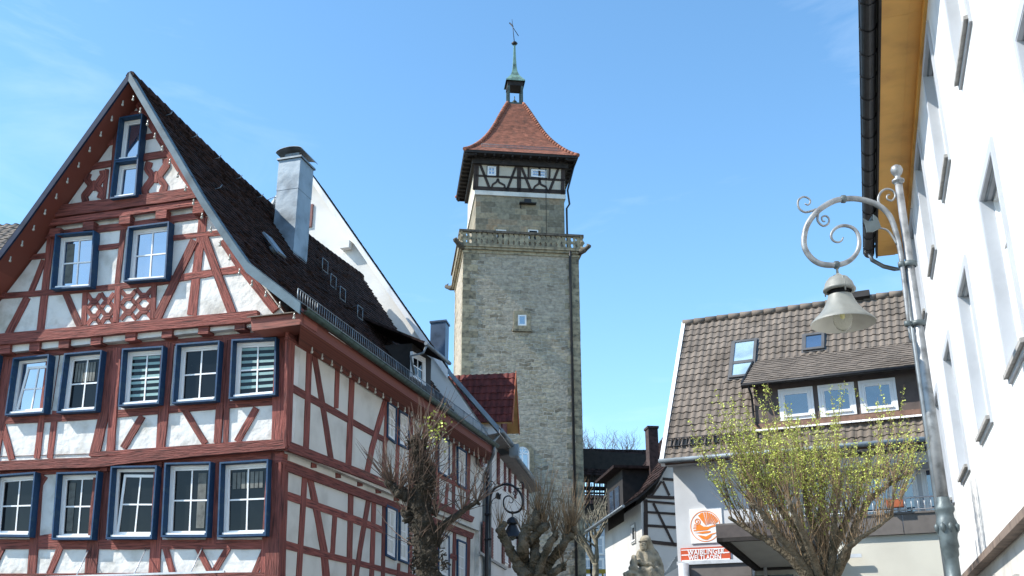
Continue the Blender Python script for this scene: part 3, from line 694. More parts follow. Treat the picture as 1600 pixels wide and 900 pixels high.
for j in range(k):
    a0, a1 = math.pi*j/k, math.pi*(j+1)/k; r = fw*.62
    def ap(a, y): return cc+Z*(.2+.13*math.sin(a))+UG*(r*math.cos(a))+US*y
    m.prism([ap(a0, -sdp*.62), ap(a1, -sdp*.62), ap(a1, sdp*.62), ap(a0, sdp*.62)], Z*.012)
m.build('cowl', M['zincdark'], cho)
# shed dormer on the street side
DP = S2.off(-.75); a0 = DP.ab(643, 572)[0]; a1 = a0+1.6; zb = DP.ab(650, 592)[1]; zt = DP.ab(655, 545)[1]
print('dormer', a0, a1, zb, zt)
dm = MB(); 
dm.prism([DP.p(a0, zb-.7), DP.p(a1, zb-.7), DP.p(a1, zt), DP.p(a0, zt)], -DP.n*4.2); dr = dm.build('dormer', M['blackwood'], red)
m = MB(); pk = SL0.hit(560, 480); rise = 1.6
f0 = [DP.p(a0-.25, zt-.12, .45), DP.p(a1+.25, zt-.12, .45)]; b_ = [DP.p(a1+.25, zt+rise, -3.2), DP.p(a0-.25, zt+rise, -3.2)]
m.prism(f0+b_, Z*.07); m.build('roof', M['tile_dark'], dr)
m = MB(); m.tube([f0[0]+DP.n*.05, f0[1]+DP.n*.05], .055, 8); m.tube([f0[0]+DP.n*.05+US*.1, f0[0]-Z*.25-DP.n*.05+US*.08, f0[0]-Z*.33-DP.n*.4+US*.02, DP.p(a0+.0, zb, .1)], .035, 8); m.build('gutter', M['zincdark'], dr)
q = [DP.ab(644, 549, .04), DP.ab(664, 560, .04), DP.ab(664, 603, .04), DP.ab(644, 588, .04)]
ww = window(DP, q, red, out=.06, cas=.05, casmat=M['frame'], frame=M['frame'], glass=M['glassdark'], cols=2, rows=2, fr=.05, back=.01, sill=False)
# fairy lights: sockets and bulbs along the eaves and the verge
fl = empty('festoon_lights', Ocr+Z*8, 'string of small clear bulbs hung along the eaves and gable of the red timbered house', 'string lights')
bpos = []
for t in range(27):
    u = t/26; a = .25+(L-.8)*u**1.0
    bpos.append(S2.p(a, ea.z-.56, .28))
for pr, n in ((prof, 21), ([prof[0]]+profL, 21)):
    for k in range(n):
        s = .5+k*.42; 
        for j in range(len(pr)-1):
            l = math.hypot(pr[j+1][0]-pr[j][0], pr[j+1][1]-pr[j][1])
            if s < l: break
            s -= l
        else: continue
        a = pr[j][0]+(pr[j+1][0]-pr[j][0])*s/l; b = pr[j][1]+(pr[j+1][1]-pr[j][1])*s/l
        sg = 1 if a < apk else -1
        bpos.append(VP.p(a+sg*.10, b-.24, -.12 if sg < 0 else .0))
bpos.append(G2.p(.7, zj2-.12, .3))
mbw = MB()
for i in range(26): mbw.tube([bpos[i]+Z*.06, bpos[i+1]+Z*.06], .006, 4)
mbw.build('cable', M['iron'], fl)
bm_ = M['bulb'] = mat('clear_bulb_glass', (.42, .40, .34), .15, .05, 5)
for p in bpos:
    m = MB(); m.tube([p+Z*.09, p+Z*.02], .018, 6); m.lathe(p, [(0.001, -.045), (.022, -.037), (.03, -.016), (.024, .005), (.014, .02)], 8); m.build('bulb', bm_, fl)

m = MB(); bar(m, G1, [(-30, 905), (350, 893)], 3.0, .55, .6, wob=0)
for x, y in ((120, 898), (210, 896), (298, 894)):
    q0 = G1.p(*G1.ab(x+18, y-38, .03), .03); q1 = G1.p(*G1.ab(x, y, .58), .58); m.tube([q0, q1], .012, 5)
m.build('awning_bar', M['alu'], red)
# ================================================================== WHITE HOUSES ALONG THE STREET
random.seed(9)
q = S2.hit(745, 760, .0); t_end = (q-S2.O).dot(US)
Owh = S2.p(L+.12, 0, .0); AZW = 8.7
W2 = vplane(Owh, AZW); UW = az(AZW)
WG = vplane(Owh, -72.67)
def side_z(x, y, d=0): return W2.ab(x, y, d)[1]
g0 = W2.ab(758, 640, .45); g1 = W2.ab(797, 690, .45); g2 = W2.ab(802, 694, .45); g3 = W2.ab(844, 763, .45)
print('white house gutter', g0, g1, g2, g3)
ze = g0[1]; ze2 = g3[1]; ae = g1[0]+.15; ae2 = g3[0]+.1
pkx = WG.ab(474, 254); print('white gable peak', pkx)
wh = empty('white_gabled_house', Owh+UG*3, 'white rendered house whose bare gable rises behind the metal chimney of the red house', 'house')
er = (0-.0, ze-.05)
left_a = 2*pkx[0]-er[0]
m = MB(); m.prism([Owh+Z*0, Owh+UG*left_a, Owh+UG*left_a+Z*(ze-.1), Owh+UG*pkx[0]+Z*(pkx[1]-.2), Owh+Z*(ze-.1)], -WG.n*.35); m.build('gable_wall', M['whitewall'], wh)
m = MB(); m.prism([Owh+UW*.0, Owh+UW*ae, Owh+UW*ae+Z*(ze-.1), Owh+Z*(ze-.1)], -W2.n*.35); m.build('wall', M['whitewall'], wh)
m = MB(); oo = Owh+UW*ae; m.prism([oo, oo+UG*left_a, oo+UG*left_a+Z*(ze-.1), oo+UG*pkx[0]+Z*(pkx[1]-.2), oo+Z*(ze-.1)], WG.n*.3); m.build('gable_wall', M['whitewall'], wh)
# roof
vg = WG.off(.18)
p_pk = vg.p(pkx[0], pkx[1]+.05); p_k = vg.p(.9, ze+.95, 0); p_ev = W2.p(-.12, ze, .45)
# slope from the peak to a knee then to the eave
a_, b_ = WG.ab(700, 578, .18); kn = vg.p(a_, b_)
m = MB()
for A, B in ((p_pk, kn), (kn, p_ev)):
    m.prism([A, B, B+UW*(ae+.25), A+UW*(ae+.25)], Z*-.14)
A = p_pk; B = vg.p(left_a+.3, ze-.3); m.prism([A, B, B+UW*(ae+.25), A+UW*(ae+.25)], Z*-.14)
m.build('roof', M['whitewall'], wh)
m = MB()
for A, B in ((p_pk, kn), (kn, p_ev)):
    v = (A-B); l = v.length; pl = Pl(B, UW, v, UW.cross(v)); 
    if pl.n.z < 0: pl.n = -pl.n
    tiles(m, pl, lambda b: 0, lambda b: ae+.25, 0, l, .19, .17, .01, .02, 'flat')
m.build('tiles', M['tile_dark'], wh)
m = MB()      # metal verge flashing on the lower part
for A, B in ((kn, p_ev),):
    m.prism([A+Z*.05, B+Z*.05, B+Z*-.13, A+Z*-.13], WG.n*.02); m.prism([A+Z*.05, B+Z*.05, B+Z*.05+UW*.2, A+Z*.05+UW*.2], Z*.01)
m.build('verge_board', M['zinc'], wh)
m = MB(); A, B = p_pk, kn; m.prism([A+Z*-.02, B+Z*-.02, B+Z*-.3, A+Z*-.3], WG.n*.03); m.build('verge_board', M['bright'], wh)
def gutter(a0, a1, z, pl, par, d=.45, boards=True):
    m = MB(); m.tube([pl.p(a0, z-.03, d+.04), pl.p(a1, z-.03, d+.04)], .075, 8); m.build('gutter', M['zincdark'], par)
    if boards:
        m = MB(); n = int((a1-a0)/.22)
        for k in range(n): m.prism([pl.p(a0+k*.22, z-.12, d), pl.p(a0+k*.22+.21, z-.12, d), pl.p(a0+k*.22+.21, z-.2, 0), pl.p(a0+k*.22, z-.2, 0)], Z*.03)
        m.build('soffit', M['greypanel'], par)
gutter(.05, ae, ze, W2, wh)
# small blocks and details on the gable
for x, y, s in ((544, 386, .35), (486, 338, .0)):
    if s:
        m = MB(); a, b = WG.ab(x, y, 0); m.cbox(WG.p(a, b, .15), UG*s, Z*s*.8, WG.n*.3); m.build('vent_box', M['whitewall'], wh)
m = MB(); a, b = WG.ab(483, 338); m.cbox(WG.p(a, b, .03), UG*.3, Z*.9, WG.n*.06); m.build('hatch', M['shutter'], wh)
# chimney behind
m = MB(); y_ = Owh.y+6; c_ = P(686, 560, y_); tp = P(686, 506, y_).z; m.cbox(V((c_.x, c_.y, tp-2.5)), UG*.62, UW*.62, Z*5); m.cbox(V((c_.x, c_.y, tp)), UG*.7, UW*.7, Z*.07)
m.build('chimney', mat('blue_grey_chimney_sheet', (.07, .10, .15), .35, .2, 2, metal=.5), wh)
# dormer with wine red tiles
DW = W2.off(-.45)
zt_ = W2.ab(778, 614, .0)[1]; zr = DW.ab(795, 575, .3)[1]
a0 = W2.ab(779, 640)[0]; 
dz0 = ze-.1
dl = DW.ab(783, 640)[0]; dwid = 1.45
print('dormer2', zt_, zr, a0, dl)
dor = MB(); dor.prism([DW.p(dl, dz0-.6), DW.p(dl+dwid, dz0-.6), DW.p(dl+dwid, zt_), DW.p(dl+dwid/2, zr-.12), DW.p(dl, zt_)], -DW.n*4.0); do = dor.build('dormer', M['whitewall'], wh)
m = MB(); m.box(DW.p(dl-.02, dz0-.2, .0), UW*.07, W2.n*.05, Z*(zt_-dz0+.2)); m.box(DW.p(dl+.25, dz0+.1, .0), UW*(dwid-.5), W2.n*.04, Z*(zt_-dz0-.1)); m.build('window', M['shutter'], do)
m = MB()
for sg in (-1, 1):
    e = DW.p(dl+dwid/2+sg*(dwid/2+.16), zt_-.25, .45); r_ = DW.p(dl+dwid/2, zr, .45); v = r_-e
    pl = Pl(e, -W2.n, v, W2.n.cross(v)); 
    if pl.n.z < 0: pl.n = -pl.n
    tiles(m, pl, lambda b: 0, lambda b: 4.6, 0, v.length, .24, .34, .035, .03, 'pan')
m.build('roof', M['tile_wine'], do)
m = MB()
for sg in (-1, 1):
    e = DW.p(dl+dwid/2+sg*(dwid/2+.16), zt_-.25, .45); r_ = DW.p(dl+dwid/2, zr, .45)
    m.prism([e, r_, r_-W2.n*4.4, e-W2.n*4.4], Z*-.07)
m.build('soffit', M['dullochre'], do)
m = MB(); 
for sg in (-1, 1):
    e = DW.p(dl+dwid/2+sg*(dwid/2+.16), zt_-.25, .47); r_ = DW.p(dl+dwid/2, zr, .47); m.prism([e+Z*.1, r_+Z*.1, r_-Z*.12, e-Z*.12], -W2.n*.03)
m.build('verge_board', M['terracotta'], do)
# second house of the white terrace
wh2 = empty('white_shuttered_house', W2.p((ae+ae2)/2, 0, -4), 'white rendered house with dark red shutters, farthest in its row beside the stone tower', 'house')
m = MB(); m.prism([W2.p(ae+.004, 0), W2.p(ae2, 0), W2.p(ae2, ze2-.1), W2.p(ae+.004, ze2-.1)], -W2.n*7); m.build('wall', M['whitewall'], wh2)
e = W2.p(ae+.05, ze2, .45); v = V((-W2.n.x*5, -W2.n.y*5, 3.2)); pl = Pl(e, UW, v, UW.cross(v)); 
if pl.n.z < 0: pl.n = -pl.n
m = MB(); tiles(m, pl, lambda b: 0, lambda b: ae2-ae+.2, 0, v.length, .2, .3, .02, .02); m.build('roof', M['tile_dark'], wh2)
m = MB(); m.prism([e, e+UW*(ae2-ae+.1), e+UW*(ae2-ae+.1)+v, e+v], Z*-.1); m.build('roof_boarding', M['greypanel'], wh2)
gutter(ae+.1, ae2+.1, ze2, W2, wh2)
m = MB(); m.cbox(W2.p(ae+.15, ze2+.0, .55), UW*.35, W2.n*.3, Z*.4); m.build('rainwater_box', M['zincdark'], wh2)
def shutwin(x, y0, y1, par, wdt=.85, closed=0):
    a, b1 = W2.ab(x, y0); b0 = W2.ab(x, y1)[1]
    qd = [(a-wdt/2, b1), (a+wdt/2, b1), (a+wdt/2, b0), (a-wdt/2, b0)]
    c = window(W2, qd, par, out=.03, cas=.07, casmat=M['frame'], frame=M['frame'], glass=M['glassdark'], rows=3, back=.0, fr=.05)
    for sg in (-1, 1):
        m = MB(); cx = a+sg*(wdt/2+.24); n = 11; h = (b1-b0)
        m.cbox(W2.p(cx, (b0+b1)/2, .035), UW*.44, W2.n*.03, Z*h)
        for k in range(n): m.cbox(W2.p(cx, b0+h*(k+.5)/n, .058), UW*.36, W2.n*.014, Z*h/n*.55)
        m.build('shutter', M['shutter'], c)
for x, y0, y1 in ((756.5, 694, 735), (782.5, 712, 762)): shutwin(x, y0+2, y1, wh)
for x, y0, y1 in ((799.5, 728, 774), (819.5, 756, 800)): shutwin(x, y0, y1, wh2, .75)
for x, y0, y1 in ((761, 820, 870), (790, 832, 884)): shutwin(x, y0, y1, wh)
for x, y0, y1 in ((812, 845, 893),): shutwin(x, y0, y1, wh2, .75)
m = MB(); m.cbox(W2.p(W2.ab(770, 880)[0], W2.ab(770, 877)[1], .03), UW*5, W2.n*.06, Z*.08); m.build('string_course', M['greystone'], wh)
m = MB(); m.tube([W2.p(.25, ze-.1, .4), W2.p(.25, ze-.45, .12), W2.p(.25, 0.05, .1)], .05, 8); m.build('downpipe', M['zincdark'], wh)
# brown tiled house behind the red house on the left
bh = empty('tiled_house', P(-40, 560, 32)*1, 'house with a brown pantile roof showing behind the left gable edge of the red house', 'house'); 
o_ = P(-60, 345, 31); o_.z = 0; r0 = P(38, 351, 33); r1 = P(-90, 354, 33); e0 = P(10, 440, 28.5); 
m = MB(); v = V((0, -4.2, -4.0)); base = r1+v; pl = Pl(base, (r0-r1), -v, V((0, -.7, .7))); m_ = MB(); tiles(m_, pl, lambda b: 0, lambda b: (r0-r1).length+1.5, 0, v.length, .3, .36, .05, .03); m_.build('roof', M['tile_brown'], bh)
hw = (r0-r1).length+1.5; u_ = (r0-r1).normalized(); u_.z = 0
m.prism([V((base.x, base.y+.3, 0)), V((base.x, base.y+.3, 0))+u_*hw, V((base.x, base.y+.3, 0))+u_*hw+V((0, 8, 0)), V((base.x, base.y+.3, 0))+V((0, 8, 0))], Z*(base.z-.1)); m.build('wall', M['plaster_side'], bh)
m = MB(); m.prism([base+Z*-.02, base+u_*hw+Z*-.02, base+u_*hw-v+Z*-.02, base-v+Z*-.02], Z*-.12); v2 = V((0, 4.2, -4)); m.prism([base-v+Z*-.02, base+u_*hw-v+Z*-.02, base+u_*hw-v+v2, base-v+v2], Z*-.12); m.build('roof_boarding', M['brownwood'], bh)
# ================================================================== TOWER
M['soot'] = mat('blackened_stone', (.10, .085, .065), .9, .3, 7, bump=.5)
random.seed(12)
AT = 83.0; UT, UTb = az(AT), az(AT-90)
pc = P(724, 420, 55.0); Ot = V((pc.x, pc.y, 0))
T = Pl(Ot, UT, Z, -UTb)
WT = T.ab(904, 420)[0]
tw = empty('stone_tower', Ot+UT*WT/2+UTb*WT/2, 'tall square stone watchtower with a balcony, dark timbered top storey and red bell-cast roof', 'tower')
zb0 = T.ab(810, 398)[1]; DT = WT
def block(pl, a0, a1, dep, z0, z1, mt, name, par=tw, d=0):
    m = MB(); m.prism([pl.p(a0, z0, d), pl.p(a1, z0, d), pl.p(a1, z0, d)+UTb*dep, pl.p(a0, z0, d)+UTb*dep], Z*(z1-z0)); return m.build(name, M[mt], par)
block(T, 0, WT, DT, 0, zb0, 'tower_rubble', 'shaft')
# quoins
mq = [MB() for _ in range(4)]; z = 0; k = 0
while z < zb0-.3:
    h = random.uniform(.3, .5); h = min(h, zb0-z-.02)
    for ax, (a0, sg) in enumerate(((0, 1), (WT, -1))):
        l1 = .75 if (k+ax) % 2 else .42; l1 *= random.uniform(.85, 1.2); l2 = .42 if (k+ax) % 2 else .75
        e = .012+random.random()*.012
        o = T.p(a0-sg*e, z+.01, e); mq[ax].box(o, UT*sg*l1, UTb*l2, Z*(h-.02))
        o = T.p(a0-sg*e, z+.01, e)+UTb*(DT+2*e-l2); mq[2+ax].box(o, UT*sg*l1, UTb*l2, Z*(h-.02))
    z += h; k += 1
for m in mq: m.build('quoins', M['sandstone'], tw)
# cornice and balcony
ov = .27
zc1 = T.ab(810, 386, ov)[1]; zp1 = T.ab(810, 366, ov)[1]
def ringslab(ovh, z0, z1, mt, name, inner=None):
    m = MB(); o = T.p(-ovh, z0, ovh); 
    if inner is None:
        m.box(o, UT*(WT+2*ovh), UTb*(DT+2*ovh), Z*(z1-z0))
    else:
        t = inner
        m.box(o, UT*(WT+2*ovh), UTb*t, Z*(z1-z0)); m.box(o+UTb*(DT+2*ovh-t), UT*(WT+2*ovh), UTb*t, Z*(z1-z0))
        m.box(o+UTb*(t+.002), UT*t, UTb*(DT+2*ovh-2*t-.004), Z*(z1-z0)); m.box(o+UTb*(t+.002)+UT*(WT+2*ovh-t), UT*t, UTb*(DT+2*ovh-2*t-.004), Z*(z1-z0))
    return m.build(name, M[mt], tw)
ringslab(.06, zb0-.02, zb0+.16, 'sandstone', 'cornice'); ringslab(.18, zb0+.165, zb0+.30, 'sandstone', 'cornice'); ringslab(ov, zb0+.305, zc1, 'sandstone', 'cornice')
print('tower', WT, zb0, zc1, zp1)
HP = zp1-zc1
if HP < .9: zp1 = zc1+.95; HP = .95
ringslab(ov-.02, zc1+.002, zc1+.12, 'sandstone', 'parapet', .2); ringslab(ov+.02, zp1-.14, zp1, 'soot', 'parapet', .26)
# balusters: slotted panels
def balusters(o, u, length, n_):
    m = MB(); n = 22; st = length/n
    for k in range(n+1):
        x = k*st; wdt = .26
        if k in (0, 1, n, n-1): wdt = .5 if k in (0, n) else .17
        c = o+u*x
        z0, z1 = zc1+.12, zp1-.14; h = z1-z0
        prf = [(wdt, 0), (wdt*.62, .22), (wdt*1.15, .5), (wdt*.62, .78), (wdt, 1)]
        L1 = [c-u*(p/2)+Z*(z0+h*t) for p, t in prf]; R1 = [c+u*(p/2)+Z*(z0+h*t) for p, t in reversed(prf)]
        m.prism(L1+R1, n_*-.12)
        m.cbox(c+Z*(z0+h*.5)+n_*-.06, u*st*.98, n_*.10, Z*h*.2)
    m.build('balustrade', M['sandstone'], tw)
TF = T.off(ov-.06)
balusters(TF.p(-ov+.2, 0), UT, WT+2*ov-.4, T.n)
balusters(T.p(-ov+.06, 0, ov-.2), UTb, DT+2*ov-.4, -UT)
balusters(T.p(WT+ov-.06, 0, ov-.2), UTb, DT+2*ov-.4, UT)
# gargoyles
for a, sg, back in ((-.15, -1, 0), (WT+.15, 1, 0), (-.15, -1, 1)):
    d = (UT*sg - (UTb if not back else -UTb)).normalized()*.65+Z*.1
    p0 = T.p(a, zb0+.32, .15) + (UTb*(DT+.3) if back else V((0, 0, 0)))
    m = MB(); m.tube([p0-d*.3, p0+d*.3, p0+d*.62+Z*.05, p0+d*.85+Z*.12, p0+d*1.0+Z*.06], [.2, .17, .12, .14, .06], 8); m.tube([p0+d*.7+Z*.2, p0+d*.62+Z*.32], [.05, .02], 5); m.build('gargoyle', M['soot'], tw)
# upper stone stage
ins = .8
UPL = T.off(-ins)
aL = UPL.ab(743, 340)[0]; aR = UPL.ab(882, 340)[0]
if aL > 1.2: pass
wU = aR-aL; dU = wU
zu1 = UPL.ab(812, 308)[1]
block(UPL, aL, aR, dU, zc1, zu1, 'tower_ashlar', 'upper_stage')
zw1 = UPL.ab(812, 301.5)[1]
m = MB(); m.box(UPL.p(aL-.085, zu1+.002, .085), UT*(wU+.17), UTb*(dU+.17), Z*(zw1-zu1)); m.build('string_course', M['plaster_side'], tw)
zt1 = UPL.ab(812, 240)[1]
print('upper', aL, aR, zu1, zw1, zt1)
FT = UPL.off(.06)
m = MB(); m.box(UPL.p(aL-.06, zw1+.003, .06), UT*(wU+.12), UTb*(dU+.12), Z*(zt1-zw1)); fw_ = m.build('timber_storey', mat('cream_infill', (.46, .42, .34), .9, .06, 2, bump=.2), tw)
def tbars(lst):
    mb = MB()
    for pts, wd in lst: bar(mb, FT, pts, wd, -.02, .03, wob=.03)
    return mb.build('timber_frame', M['darktimber'], fw_)
tbars([([(744, 246), (741, 296)], 5), ([(747, 246), (745, 296)], 4), ([(880, 250), (879, 304)], 6), ([(811, 246), (811, 300)], 6.5), ([(740, 293.5), (884, 300)], 6), ([(743, 274), (884, 281.5)], 3.2), ([(745, 253), (884, 259)], 3.4), ([(745, 246), (884, 251)], 3),
       ([(750, 256), (765, 294)], 4), ([(807, 258), (792, 297)], 4), ([(814, 259), (830, 299)], 4), ([(873, 262), (857, 302)], 4), ([(779, 246), (778, 277)], 3.5), ([(843, 249), (843, 284)], 3.5),
       ([(826, 259), (826, 280)], 3.2), ([(859, 261), (858, 282)], 3.2), ([(764, 262), (778, 262)], .1),
       ([(767, 296), (770, 288), (776, 284), (778, 279)], 3), ([(778, 279), (780, 285), (788, 289), (790, 297)], 3), ([(832, 299), (836, 291), (842, 287), (843, 281)], 3), ([(843, 281), (845, 288), (853, 292), (856, 301)], 3)])
for q in ([(761, 258.5), (776, 259.5), (776, 275), (760.5, 274.5)], [(829, 263), (855, 265), (855, 278.5), (829, 276.5)]):
    qq = [FT.ab(x, y, .05) for x, y in q]
    c = window(FT, qq, tw, out=.05, cas=.03, casmat=M['darktimber'], frame=M['frame'], glass=M['glasssky'], cols=2, rows=2, fr=.07, mun=.045, back=.01, sill=False)
# eaves: wide dark overhang and bell-cast roof
oh = .76; ce = FT.p(aL+wU/2, 0, 0)+UTb*(dU/2+.06)
hw_ = wU/2+oh
ze_t = T.ab(812, 238, ins*-1+oh)[1]; print('tower eave', ze_t, hw_)
m = MB()
def sq(h, z): return [ce+UT*sx*h+UTb*sy*h+Z*z for sx, sy in ((-1, -1), (1, -1), (1, 1), (-1, 1))]
lo_, hi_ = sq(hw_, ze_t-.16), sq(hw_, ze_t)
m.prism(lo_, Z*.16); m.prism(sq(wU/2+.25, ze_t-.6), Z*.44); m.build('eaves', M['blackwood'], tw)
m = MB()
for k in range(13):
    x = -hw_+.15+k*(2*hw_-.3)/12
    for sy in (-1, 1): m.cbox(ce+UT*x+UTb*sy*(wU/2+.36)+Z*(ze_t-.22), UT*.1, UTb*.7, Z*.12)
    for sx in (-1, 1): m.cbox(ce+UTb*x+UT*sx*(wU/2+.36)+Z*(ze_t-.222), UTb*.1, UT*.7, Z*.12)
m.build('rafters', M['blackwood'], tw)
zr_t = P(806, 168, (ce).y).z; print('tower roof top', zr_t)
prf = []; Ht = zr_t-ze_t; rtop = .5
for k in range(31):
    t = k/30; r = hw_+(rtop-hw_)*(t**.62 if False else (1-(1-t)**1.0))
    # bell-cast: flat at the eave, steep above
    r = hw_ - (hw_-rtop)*( .80*t**.78 + .20*t )
    r -= .42*math.sin(math.pi*t)**1.0*(1-t)*.9
    prf.append((r, ze_t+Ht*t))
m = MB()
for f in range(4):
    u = [UT, UTb, -UT, -UTb][f]; nrm = [-UTb, UT, UTb, -UT][f]
    for k in range(30):
        for s2 in range(2):
            (r0, z0), (r1, z1) = prf[k], prf[k+1]
            ra, za = r0+(r1-r0)*s2/2, z0+(z1-z0)*s2/2; rb, zb_ = r0+(r1-r0)*(s2+1)/2, z0+(z1-z0)*(s2+1)/2
            n = max(2, int(2*ra/.2))
            for j in range(n):
                x0, x1 = -1+2*j/n, -1+2*(j+1)/n
                lift = .05
                m.quad(ce+nrm*(ra+.03)+u*x0*ra+Z*(za+.0), ce+nrm*(ra+.03)+u*x1*ra+Z*(za+.0), ce+nrm*rb+u*x1*rb+Z*(zb_+.012), ce+nrm*rb+u*x0*rb+Z*(zb_+.012))
m.build('roof', M['tower_tile'], tw)
for sx, sy in ((-1, -1), (1, -1), (1, 1), (-1, 1)):
    m = MB()
    for k in range(30):
        for s2 in range(1):
            (r0, z0), (r1, z1) = prf[k], prf[k+1]
            p0 = ce+(UT*sx+UTb*sy)*r0+Z*(z0+.02); p1 = ce+(UT*sx+UTb*sy)*(r1)+Z*(z1+.05); d = p1-p0
            m.tube([p0-d*.05, p0+d*.55, p1+d*.15], [.13, .12, .085], 7)
    m.build('hip_tiles', M['tower_tile'], tw)
m = MB()
for f in range(4):
    u = [UT, UTb, -UT, -UTb][f]; nrm = [-UTb, UT, UTb, -UT][f]; r = prf[3][0]
    for k in range(61): p = ce+nrm*r+u*(-1+2*k/60)*(r-.5)+Z*prf[3][1]; m.tube([p, p+Z*.22], .012, 4)
    for hh in (.04, .22): m.tube([ce+nrm*r-u*(r-.5)+Z*(prf[3][1]+hh), ce+nrm*r+u*(r-.5)+Z*(prf[3][1]+hh)], .014, 4)
m.build('snow_guard', M['zincdark'], tw)
# bell turret
zt = zr_t; m = MB(); zB = P(805, 131, ce.y).z; bw_ = .42
for sx in (-1, 1):
    for sy in (-1, 1): m.cbox(ce+UT*sx*bw_+UTb*sy*bw_+Z*((zt+zB)/2-.1), UT*.13, UTb*.13, Z*(zB-zt+.4))
m.box(ce-UT*.55-UTb*.55+Z*(zt-.05), UT*1.1, UTb*1.1, Z*.12)
tur = m.build('bell_turret', mat('dark_green_turret', (.05, .075, .065), .6, .3, 5), tw)
m = MB(); hB = zB-zt
m.box(ce-UT*.5-UTb*.5+Z*(zB-.42*hB*.55), UT*1.0, UTb*1.0, Z*.42*hB*.5)
m.build('louvre', M['blackwood'], tur)
zS = P(804, 68, ce.y).z
m = MB(); pts = [(.62, zB-.1), (.60, zB), (.45, zB+.22), (.28, zB+.5), (.17, zB+.85), (.125, zB+1.2), (.09, zB+1.8), (.05, zS)]
for k in range(len(pts)-1):
    (r0, z0), (r1, z1) = pts[k], pts[k+1]; n = 8
    r0s, r1s = r0, r1
    for j in range(4):
        aa, bb = [(-1, -1), (1, -1), (1, 1), (-1, 1)][j], [(1, -1), (1, 1), (-1, 1), (-1, -1)][j]
        m.quad(ce+(UT*aa[0]+UTb*aa[1])*r0+Z*z0, ce+(UT*bb[0]+UTb*bb[1])*r0+Z*z0, ce+(UT*bb[0]+UTb*bb[1])*r1+Z*z1, ce+(UT*aa[0]+UTb*aa[1])*r1+Z*z1)
m.build('spire', M['verdigris'], tw)
m = MB(); m.lathe(ce+Z*(zt+.12), [(.28, 0), (.26, .05), (.19, .16), (.15, .3), (.1, .36), (.001, .38)], 12); m.tube([ce+Z*(zt+.45), ce+Z*(zt+.8)], .03, 5); m.build('bell', mat('bronze', (.07, .08, .06), .4, .2, 5, metal=.7), tur)
m = MB(); m.lathe(ce+Z*zS, [(.001, -.17), (.13, -.1), (.21, 0), (.13, .1), (.001, .17)], 12); m.tube([ce+Z*zS, P(800, 30, ce.y)], [.03, .015], 5); fb = m.build('finial', M['iron'], tw)
pv = P(803.5, 46, ce.y); m = MB(); d = (P(809, 56, ce.y)-P(796, 36, ce.y)); m.tube([pv-d*.5, pv+d*.5], .025, 5); q = pv-d*.5
m.prism([q-UT*.07, q+d*.25-UT*.02, q+d*.25+UT*.1, q+UT*.05, q-d*.06], UTb*.02); m.build('weather_vane', M['iron'], tw)
# windows of the shaft
def twin(pl, quad, depth=.0, sur=.22):
    qq = [pl.ab(x, y, .0) for x, y in quad]; qo = inset(qq, -sur)
    m = MB(); ring(m, pl, qo, qq, -.05, .05); 
    lo = (qo[3][0]-.05, qo[3][1]); 
    m.box(pl.p(qo[3][0]-.08, qo[3][1]-.12, .0), pl.u*(qo[2][0]-qo[3][0]+.16), pl.n*.16, Z*.13); c = m.build('window', M['sandstone'], tw)
    m = MB(); ring(m, pl, qq, inset(qq, .09), -.02, .03); m.build('frame', M['frame'], c)
    m = MB(); m.prism([pl.p(a, b, .012) for a, b in inset(qq, .085)], -pl.n*.02); m.build('pane', M['glasssky'], c)
twin(T, [(809, 492), (822.5, 492), (822.5, 509), (809, 509)])
# small windows half hidden by the balustrade
for x in (783, 833):
    a = UPL.ab(x, 360)[0]; m = MB(); bz = UPL.ab(x, 359)[1]
    qq = [(a-.3, bz), (a+.3, bz), (a+.3, bz-.7), (a-.3, bz-.7)]; ring(m, UPL, inset(qq, -.14), qq, -.02, .04); c = m.build('window', M['sandstone'], tw)
    m = MB(); ring(m, UPL, qq, inset(qq, .07), -.01, .025); m.build('frame', M['frame'], c); m = MB(); m.prism([UPL.p(x_, y_, .012) for x_, y_ in inset(qq, .06)], -T.n*.02); m.build('pane', M['glassdark'], c)
# arched window low on the shaft
ac = T.ab(816, 709); m = MB(); ro, ri, h = .62, .38, 1.6
def arch(r, hh, n=14): return [(ac[0]+r*math.cos(math.pi*k/n), ac[1]+r*math.sin(math.pi*k/n)) for k in range(n+1)]+[(ac[0]-r, ac[1]-hh), (ac[0]+r, ac[1]-hh)]
A, B = arch(ro, h+.2), arch(ri, h); n = len(A); i = m.add([T.p(a, b, .06) for a, b in A]+[T.p(a, b, .06) for a, b in B]+[T.p(a, b, -.05) for a, b in A]+[T.p(a, b, -.05) for a, b in B])
for k in range(n):
    j = (k+1) % n; m.face((i+k, i+j, i+n+j, i+n+k)); m.face((i+k, i+2*n+k, i+2*n+j, i+j)); m.face((i+n+k, i+n+j, i+3*n+j, i+3*n+k))
c = m.build('window', M['sandstone'], tw)
m = MB(); m.prism([T.p(a, b, .012) for a, b in arch(ri, h)], -T.n*.02); m.build('pane', M['glasssky'], c)
m = MB(); A, B = arch(ri-.002, h), arch(ri-.1, h-.1); i = m.add([T.p(a, b, .04) for a, b in A]+[T.p(a, b, .04) for a, b in B])
for k in range(n): j = (k+1) % n; m.face((i+k, i+j, i+n+j, i+n+k))
